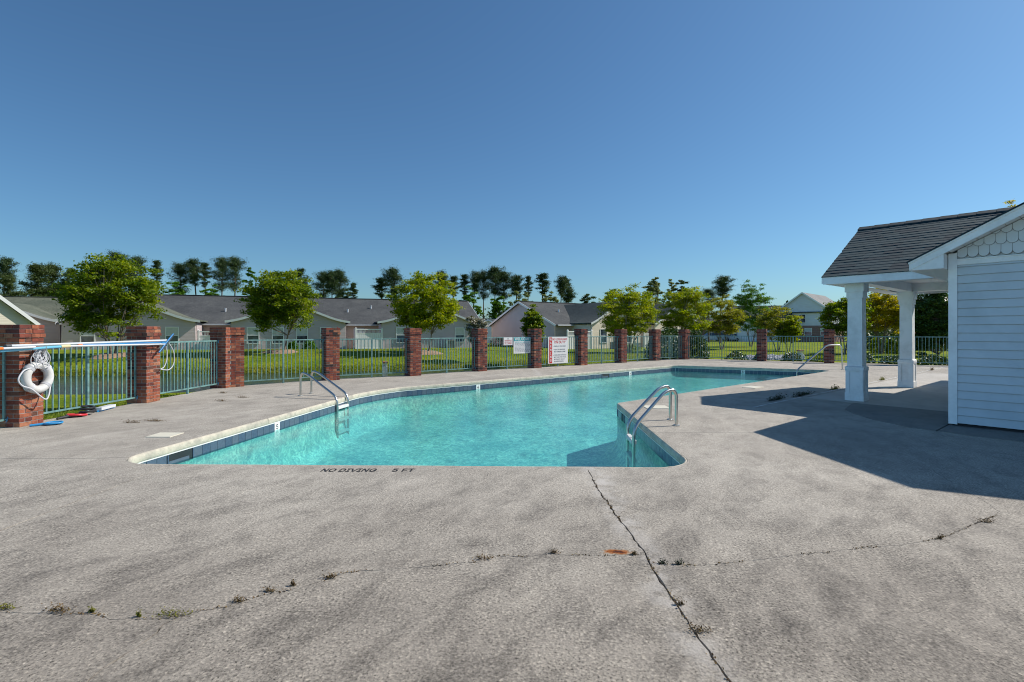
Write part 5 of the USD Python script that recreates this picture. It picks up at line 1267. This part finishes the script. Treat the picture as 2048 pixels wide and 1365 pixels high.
obj('band', MB().box((w * .12, -.005, h / 2), (w * .145, .002, h * .96)), M['sign_red'], t)
for k, ch in enumerate('WARNING'): write(t, ch, w * .12, h * (.86 - k * .130), h * .085, 'sign_white', y=-.0075)
write(t, 'NO LIFEGUARD', w * .59, h * .87, h * .075, 'sign_red', w * .74); write(t, 'ON DUTY', w * .59, h * .755, h * .085, 'sign_red', w * .58)
for k, tx in enumerate(('\u2022 SWIM AT OWN RISK', '\u2022 ADULTS SHOULD', 'NOT SWIM ALONE', '\u2022 CHILDREN SHOULD', 'NOT USE THE POOL', 'WITHOUT ADULT', 'SUPERVISION')):
    zz = (.625, .50, .42, .295, .215, .135, .055)[k]; ww = (.64, .60, .58, .66, .62, .54, .48)[k]
    write(t, tx, w * (.25 if k in (0, 1, 3) else .29), h * zz, h * .042, 'sign_grey', w * ww, center=False)
t, w, h = sign('white sign with teal WELCOME heading and lines of small print', 6, 1027.2, 1060.8, 1.245, .60)
obj('band', MB().box((w / 2, -.005, h * .865), (w * .97, .002, h * .24)), M['sign_teal'], t); write(t, 'WELCOME', w / 2, h * .80, h * .15, 'sign_white', w * .88, y=-.0075)
r6 = np.random.default_rng(8)
for k in range(9):
    z = h * (.68 - k * .073); x = w * .06; ln = MB()
    while x < w * r6.uniform(.86, .95):
        l = w * r6.uniform(.05, .13); ln.box((min(x + l / 2, w * .95), -.0048, z), (l, .0015, h * .026)); x += l + w * .02
    obj('print_line', ln, M['sign_teal' if k == 0 else 'sign_grey'], t)
t, w, h = sign('small white notice with red lettering left of the welcome sign', 6, 1007.4, 1024.8, 1.235, .935)
write(t, 'NO', w / 2, h * .74, h * .13, 'sign_grey'); 
for k, tx in enumerate(('ALCOHOLIC', 'BEVERAGES', 'ALLOWED')): write(t, tx, w / 2, h * (.54 - k * .21), h * .13, 'sign_red', w * .82)

# ------------------------------------------------------------------ life ring and rope on the first pillar
M['ring_white'] = plain('white_ring_foam', (.58, .575, .56), .5, .05, 6, grime=(.46, .45, .42)); M['rope'] = plain('white_rope', (.52, .52, .54), .8, .1, 90)
fx = G(38.5, 855.5)[0]
cR = np.array([fx + .085, 8.03, .75])
t = thing('life_ring', 'white life ring hung by a bundle of white rope on the first brick pillar', 'life ring', cR)
R_, r_ = .195, .062
tor = trimesh.creation.torus(R_, r_, 48, 20); v = np.array(tor.vertices)            # axis z -> x
rv = np.stack([v[:, 2] * 1.05, v[:, 0], v[:, 1]], 1)
obj('ring', (rv, np.array(tor.faces)), M['ring_white'], t, smooth=True)
for a in (45, 135, 225, 315):
    a = math.radians(a); k = np.linspace(0, 2 * np.pi, 17); rr = r_ + .004
    pts = np.stack([rr * np.sin(k), (R_ + rr * np.cos(k)) * math.cos(a), (R_ + rr * np.cos(k)) * math.sin(a)], 1)
    bd = MB(); 
    for da in (-.1, -.05, 0, .05, .1):
        ca_, sa_ = math.cos(a + da), math.sin(a + da); bd.tube(np.stack([rr * np.sin(k), (R_ + rr * np.cos(k)) * ca_, (R_ + rr * np.cos(k)) * sa_], 1), .006, 5, caps=False)
    obj('band', bd, M['rope'], t, smooth=50)
obj('grab_line', MB().tube(smooth_path([(.05, R_ * .7 + .03, -R_ * .7 - .02), (.08, .10, -R_ - .11), (.09, .02, -R_ - .15), (.09, -R_ * .7 - .06, -R_ * .7 - .03), (.08, -R_ - .14, -.10), (.07, -R_ - .19, .0), (.06, -R_ - .10, .12), (.05, -R_ * .7 - .02, R_ * .7 + .02)], 8), .011, 8), M['rope'], t, smooth=50)
rr = np.random.default_rng(12); nm = MB()
hook = np.array([.03, .03, .45])
for k in range(17):
    w_ = rr.uniform(.04, .13); l_ = rr.uniform(.14, .30); yo = rr.uniform(-.09, .09); xo = rr.uniform(.0, .06); ph = np.linspace(0, 2 * np.pi, 9)
    pts = np.stack([xo + .02 * np.sin(ph * 2 + k), yo * (1 - np.cos(ph)) / 2 + w_ * np.sin(ph) * .8, hook[2] - l_ * (1 - np.cos(ph)) / 2], 1); pts[:, 1] += .02
    nm.tube(smooth_path(pts, 4), .0058, 6)
for k in range(4):
    nm.tube(smooth_path([hook + [.02, 0, 0], (.075, rr.uniform(-.12, .12), .28), (.08, rr.uniform(-.16, .16), .18), (.075, rr.uniform(-.1, .1), .14)], 6), .0058, 6)
obj('rope_bundle', nm, M['rope'], t, smooth=50)
obj('hook', MB().tube([(-.085, .02, .46), (-.02, .02, .46), (.04, .02, .455), (.045, .02, .48)], .008, 8), M['steel'], t)

# ------------------------------------------------------------------ pool poles along the fence top, brush, hose
M['pole_white'] = plain('white_pole', (.58, .60, .62), .35, .04); M['pole_blue'] = plain('blue_pole', (.03, .19, .42), .35, .06); M['pole_light_blue'] = plain('light_blue_pole', (.14, .42, .58), .4, .08); M['orange'] = plain('orange_grip', (.75, .17, .02), .5, .05); M['yellow_clamp'] = plain('yellowed_clamp', (.62, .53, .30), .5, .1)
def zat(py, Y): return EYE - (py - HOR) / 1024 * Y
def pole_part(t, name, p, q, r, mat, o): obj(name, MB().tube([np.array(p) - o, np.array(q) - o], r, 12), M[mat], t, smooth=50)
XP = -7.40
def PP(px, py, dx=0.): X = XP + dx; Y = X / ((px - 1024) / 1024); return np.array([X, Y, zat(py, Y)])
a, b = PP(16, 692.5), PP(334, 681); t = thing('pool_pole', 'upper white pool pole lying along the top of the fence', 'pool pole', a, 0); pole_part(t, 'tube', a, b, .019, 'pole_white', a); pole_part(t, 'end_cap', a - (b - a) / np.linalg.norm(b - a) * .04, a + (b - a) * .012, .022, 'ac', a)
a, m1, m2, b = PP(-60, 707, .05), PP(127, 693.2, .05), PP(133, 692.8, .05), PP(333, 688.6, .05)
t = thing('pool_pole', 'lower pool pole, light blue then white beyond a yellowed clamp', 'pool pole', a); pole_part(t, 'tube', a, m1, .021, 'pole_light_blue', a); pole_part(t, 'tube', m2, b, .017, 'pole_white', a); pole_part(t, 'clamp', m1 - (m2 - m1), m2 + (m2 - m1), .027, 'yellow_clamp', a)
a, m0, m1, m2, b = PP(-60, 700.5, .09), PP(-4, 698, .09), PP(5, 697.6, .09), PP(70, 694.5, .09), PP(78, 694.2, .09)
a2, a3, b2 = PP(156, 691.2, .02), PP(164, 690.8, .02), PP(330, 685, .02)
t = thing('pool_pole', 'middle blue pool pole with an orange end between the two white ones', 'pool pole', a2); pole_part(t, 'grip', a2, a3, .019, 'orange', a2); pole_part(t, 'tube', a3, b2, .015, 'pole_blue', a2)
t = thing('pool_pole', 'short white pool pole with an orange collar at the left edge', 'pool pole', a); pole_part(t, 'tube', a, m0, .017, 'pole_white', a); pole_part(t, 'collar', m0, m1, .02, 'orange', a); pole_part(t, 'tube', m1, m2, .017, 'pole_white', a)
hk = thing('pole_hanger', 'pole hooks screwed to the second brick pillar', 'hook', (XP, 10.6, 1.2)); hp_ = MB()
obj('hook', MB().tube(smooth_path([(-.07, .03, .06), (-.03, .03, -.06), (.03, .03, -.09), (.085, .03, -.06), (.09, .03, .0)], 5), .006, 6), M['steel'], hk)
hk = thing('pole_hanger', 'pole hook screwed to the life ring pillar', 'hook', (XP, 7.98, 1.2))
obj('hook', MB().tube(smooth_path([(-.13, .03, .04), (-.05, .03, -.05), (.03, .03, -.06), (.10, .03, -.03), (.115, .03, .03)], 5), .006, 6), M['steel'], hk)
# wall brush on the pole end
b = PP(333, 686, .03); t = thing('pool_brush', 'blue wall brush set across the pole ends at the second pillar', 'pool brush', b)
p, q = PP(346.5, 668.5, .03) - b, PP(318, 705.5, .07) - b; d = q - p; mid = (p + q) / 2
obj('head', MB().tube(smooth_path([p + [0, .0, 0], p * .6 + q * .4 + [.0, -.012, 0], q], 6), .017, 10), M['pole_blue'], t, smooth=50)
br_ = MB(); nrm = np.array([.8, .5, .25])
for s in np.linspace(.04, .96, 26): c = p + d * s; br_.beam(c + nrm * .01, c + nrm * .045, .012, .012)
obj('bristles', br_, M['sign_grey'], t); obj('socket', MB().tube([mid - [0, .14, 0], mid], .016, 10), M['pole_blue'], t)
# white hose hanging behind
b = PP(338, 690, .03); t = thing('hanging_hose', 'thin white hose hanging in loops under the brush', 'hose', b)
hz = MB(); W_ = lambda px, py, dx=.0: PP(px, py, dx) - b
hz.tube(smooth_path([W_(331, 690), W_(334, 706), W_(333, 722, .02), W_(328, 734, .02), W_(321, 739, .02)], 7), .0095, 7)
hz.tube(smooth_path([W_(338, 687), W_(346, 701), W_(349, 718), W_(345, 733), W_(337, 740), W_(328, 740), W_(321, 739, .02)], 7), .0095, 7)
obj('hose', hz, M['rope'], t, smooth=50)

# ------------------------------------------------------------------ tools lying on the deck
M['tool_blue'] = plain('blue_plastic', (.03, .24, .50), .35, .08); M['tool_red'] = plain('red_plastic', (.55, .03, .04), .35, .06); M['tool_black'] = plain('black_plastic', (.025, .025, .028), .5, .15); M['net'] = plain('dark_netting', (.05, .05, .055), .9, .2)
o = G(64, 853); t = thing('leaf_rake', 'blue framed leaf skimmer lying on the deck at the foot of the life ring pillar', 'leaf skimmer', o)
e0, e1 = G(68, 853.5) - o, G(125, 848) - o
ux = (e1 - e0) / np.linalg.norm(e1 - e0); uy = np.array([-ux[1], ux[0], 0]); Lk = np.linalg.norm(e1 - e0)
fr = [e0 + [0, 0, .02], e0 + ux * Lk * .35 + uy * .01 + [0, 0, .025], e0 + ux * Lk * .55 + uy * .09 + [0, 0, .03], e0 + ux * Lk * .95 + uy * .075 + [0, 0, .03], e1 + [0, 0, .028], e0 + ux * Lk * .9 - uy * .07 + [0, 0, .028], e0 + ux * Lk * .55 - uy * .08 + [0, 0, .028], e0 + ux * Lk * .35 - uy * .01 + [0, 0, .026]]
obj('frame', MB().tube(smooth_path(fr[1:] + [fr[1]], 6), .014, 8), M['tool_blue'], t, smooth=50)
obj('handle', MB().tube([e0 - ux * .05 + [0, 0, .02], fr[1]], .018, 10), M['tool_blue'], t, smooth=50)
obj('net', MB().raw(np.array(fr[1:]) - [0, 0, .008], [[0, i, i + 1] for i in range(1, 6)]), M['pole_white'], t)
o = G(150, 836); t = thing('skimmer_net', 'red and black hand skimmer lying on the deck by the fence', 'skimmer net', o)
e0, e1 = G(114, 840.5) - o, G(185, 828.5) - o; ux = (e1 - e0) / np.linalg.norm(e1 - e0); uy = np.array([-ux[1], ux[0], 0]); Lk = np.linalg.norm(e1 - e0)
lp = [e0 + ux * Lk * a + uy * b_ + [0, 0, .035 + .015 * math.sin(a * 6)] for a, b_ in ((.30, 0), (.42, .10), (.60, .12), (.74, .06), (.76, 0), (.72, -.07), (.58, -.12), (.42, -.10), (.30, 0))]
obj('frame', MB().tube(smooth_path(lp, 6), .019, 8), M['tool_red'], t, smooth=50); obj('handle', MB().tube([e0 + [0, 0, .02], e0 + ux * Lk * .30 + [0, 0, .035]], [.018, .024], 10), M['tool_black'], t, smooth=50)
obj('net', MB().raw(np.array(lp) - [0, 0, .02], [[0, i, i + 1] for i in range(1, 8)]), M['net'], t)
obj('coil', MB().tube(e0 + ux * Lk * .86 + np.array([(ux * .12 * math.cos(a) * (1 - .02 * a) + uy * .11 * math.sin(a) * (1 - .02 * a) + np.array([0, 0, .035 + .008 * a])) for a in np.linspace(0, 15, 60)]), .02, 7), M['tool_black'], t, smooth=50)
o = G(210, 821); t = thing('vacuum_brush', 'white brush head with a blue edge lying on the deck by the fence', 'brush', o)
e0, e1 = G(197, 824.5) - o, G(226, 817) - o
obj('head', MB().beam(e0 + [0, 0, .055], e1 + [0, 0, .055], .10, .05), M['pole_white'], t); br_ = MB()
for s in np.linspace(.03, .97, 22): c = e0 * (1 - s) + e1 * s; br_.box(c + [0, 0, .016], (.012, .08, .03))
obj('bristles', br_, M['tool_blue'], t)

# ------------------------------------------------------------------ weeds in the cracks
M['weed_g'] = leafy('weed_green', [(.10, .11, .015), (.2, .19, .025), (.12, .15, .02)], .2); M['weed_b'] = leafy('weed_brown', [(.07, .038, .016), (.14, .085, .03), (.22, .17, .06)], .1); M['weed_d'] = leafy('weed_dark', [(.015, .03, .012), (.03, .05, .02)], .1)
def weed(label, px, py, size, mat, seed, n=70, ang=0., asp=2.6, h=.035):
    r = np.random.default_rng(seed); p = G(px, py); t = thing('weed', label, 'weed', p, ang, 'weeds growing from the cracks in the deck')
    C = np.column_stack([r.normal(0, size / 4.2, n), r.normal(0, size / 4.2 / asp, n), np.abs(r.normal(0, h * .6, n)) + .003])
    st = MB()
    for k in range(0, n, 9): st.tube([(C[k, 0] * .3, C[k, 1] * .3, -.005), C[k] * [.7, .7, .6], C[k]], .0008, 3, caps=False)
    obj('stems', st, M['weed_b'], t); obj('leaves', MB().raw(*leaves(C, (.016 if px > 1000 else .008) if py < 900 else .0052, r, .4, .6)), M[mat], t)
WE = [(10, 1218, .13, 'weed_g', 'green weed at the left edge of the deck crack'), (120, 1222, .16, 'weed_b', 'brown weed near the left end of the deck crack'), (184, 1225, .04, 'weed_g', 'tiny green weed right of the brown one on the left crack'), (278, 1234, .03, 'weed_g', 'single sprig left of the biggest green weed'),
      (342, 1231, .19, 'weed_g', 'biggest green and brown weed where the left crack forks'), (476, 1204, .09, 'weed_b', 'dark brown weed in the middle of the left crack'), (538, 1183, .09, 'weed_b', 'reddish brown weed in the left crack below the lettering'), (586, 1172, .03, 'weed_b', 'tiny brown weed right of the reddish one'), (662, 1157, .10, 'weed_b', 'brown weed on the crack between the reddish weed and the middle'),
      (968, 1118, .13, 'weed_b', 'bushy brown weed on the crack left of the rust stain'), (1108, 1107, .08, 'weed_b', 'flat dark weed just left of the rust stain'), (1268, 1110, .05, 'weed_b', 'small weed at the meeting of crack and joint'), (1325, 1128, .06, 'weed_d', 'small dark weed on the crack right of the joint'), (1358, 1129, .06, 'weed_d', 'second small dark weed on the crack right of the joint'),
      (1402, 1264, .12, 'weed_b', 'dark weed in the long joint near the bottom of the picture'), (1362, 1210, .05, 'weed_b', 'small weed in the long joint above the dark one'), (1972, 1045, .12, 'weed_b', 'brown weed at the right edge of the deck by the cracks'), (1880, 1078, .05, 'weed_b', 'tiny weed left of the right edge weed'),
      (1554, 800, 1.0, 'weed_d', 'leftmost dark weeds along the white joint strip in the house shadow'), (1604, 792, 1.1, 'weed_d', 'dense dark weeds along the white joint strip in the house shadow'), (1670, 779, .5, 'weed_g', 'sparse green weeds on the white joint strip in the sun'),
      (485, 796, .35, 'weed_b', 'dry weed on the deck left of the left ladder'), (442, 803, .30, 'weed_b', 'thin dry weed nearer the fence left of the ladder'), (446, 787, .2, 'weed_b', 'small dry weed close to the double pillar'), (310, 843, .35, 'weed_b', 'dry weed trail on the deck right of the skimmers'), (265, 846, .35, 'weed_b', 'dry weed trail nearest the hand skimmer'), (1765, 761, .45, 'weed_g', 'green weeds on the joint between the porch columns'), (1864, 741, .5, 'weed_b', 'dry weeds on the joint left of the house corner')]
for k, (px, py, s, m_, lab) in enumerate(WE):
    far = py < 900
    weed(lab, px, py, s, m_, 300 + k, n=int(80 + 380 * s * (.7 if far else 1)), ang=(TH if far and px > 1400 else -.1), asp=((11 if px > 1400 else 5) if far else 2.4), h=((.07 if px > 1000 else .035) if far else .022))
# moss and bits lodged along the long joint
jr = np.random.default_rng(4); C = []
for q in (J1, CR[0], CR[1]):
    q = np.array(q); q = q[q[:, 1] > 1.6]
    for _ in range(420):
        i = jr.integers(len(q) - 1); p = q[i] + (q[i + 1] - q[i]) * jr.random()
        if meshkit.noise(np.array([[p[0] * 5, p[1] * 5, 0]]), 3)[0] > .52: C.append([p[0] + jr.normal(0, .006), p[1] + jr.normal(0, .006), abs(jr.normal(0, .006))])
obj('joint_moss', MB().raw(*leaves(np.array(C), .006, jr, .4, .7)), M['weed_b'], None, kind='stuff', label='dark moss and crumbs lodged in the deck joints', cat='moss')
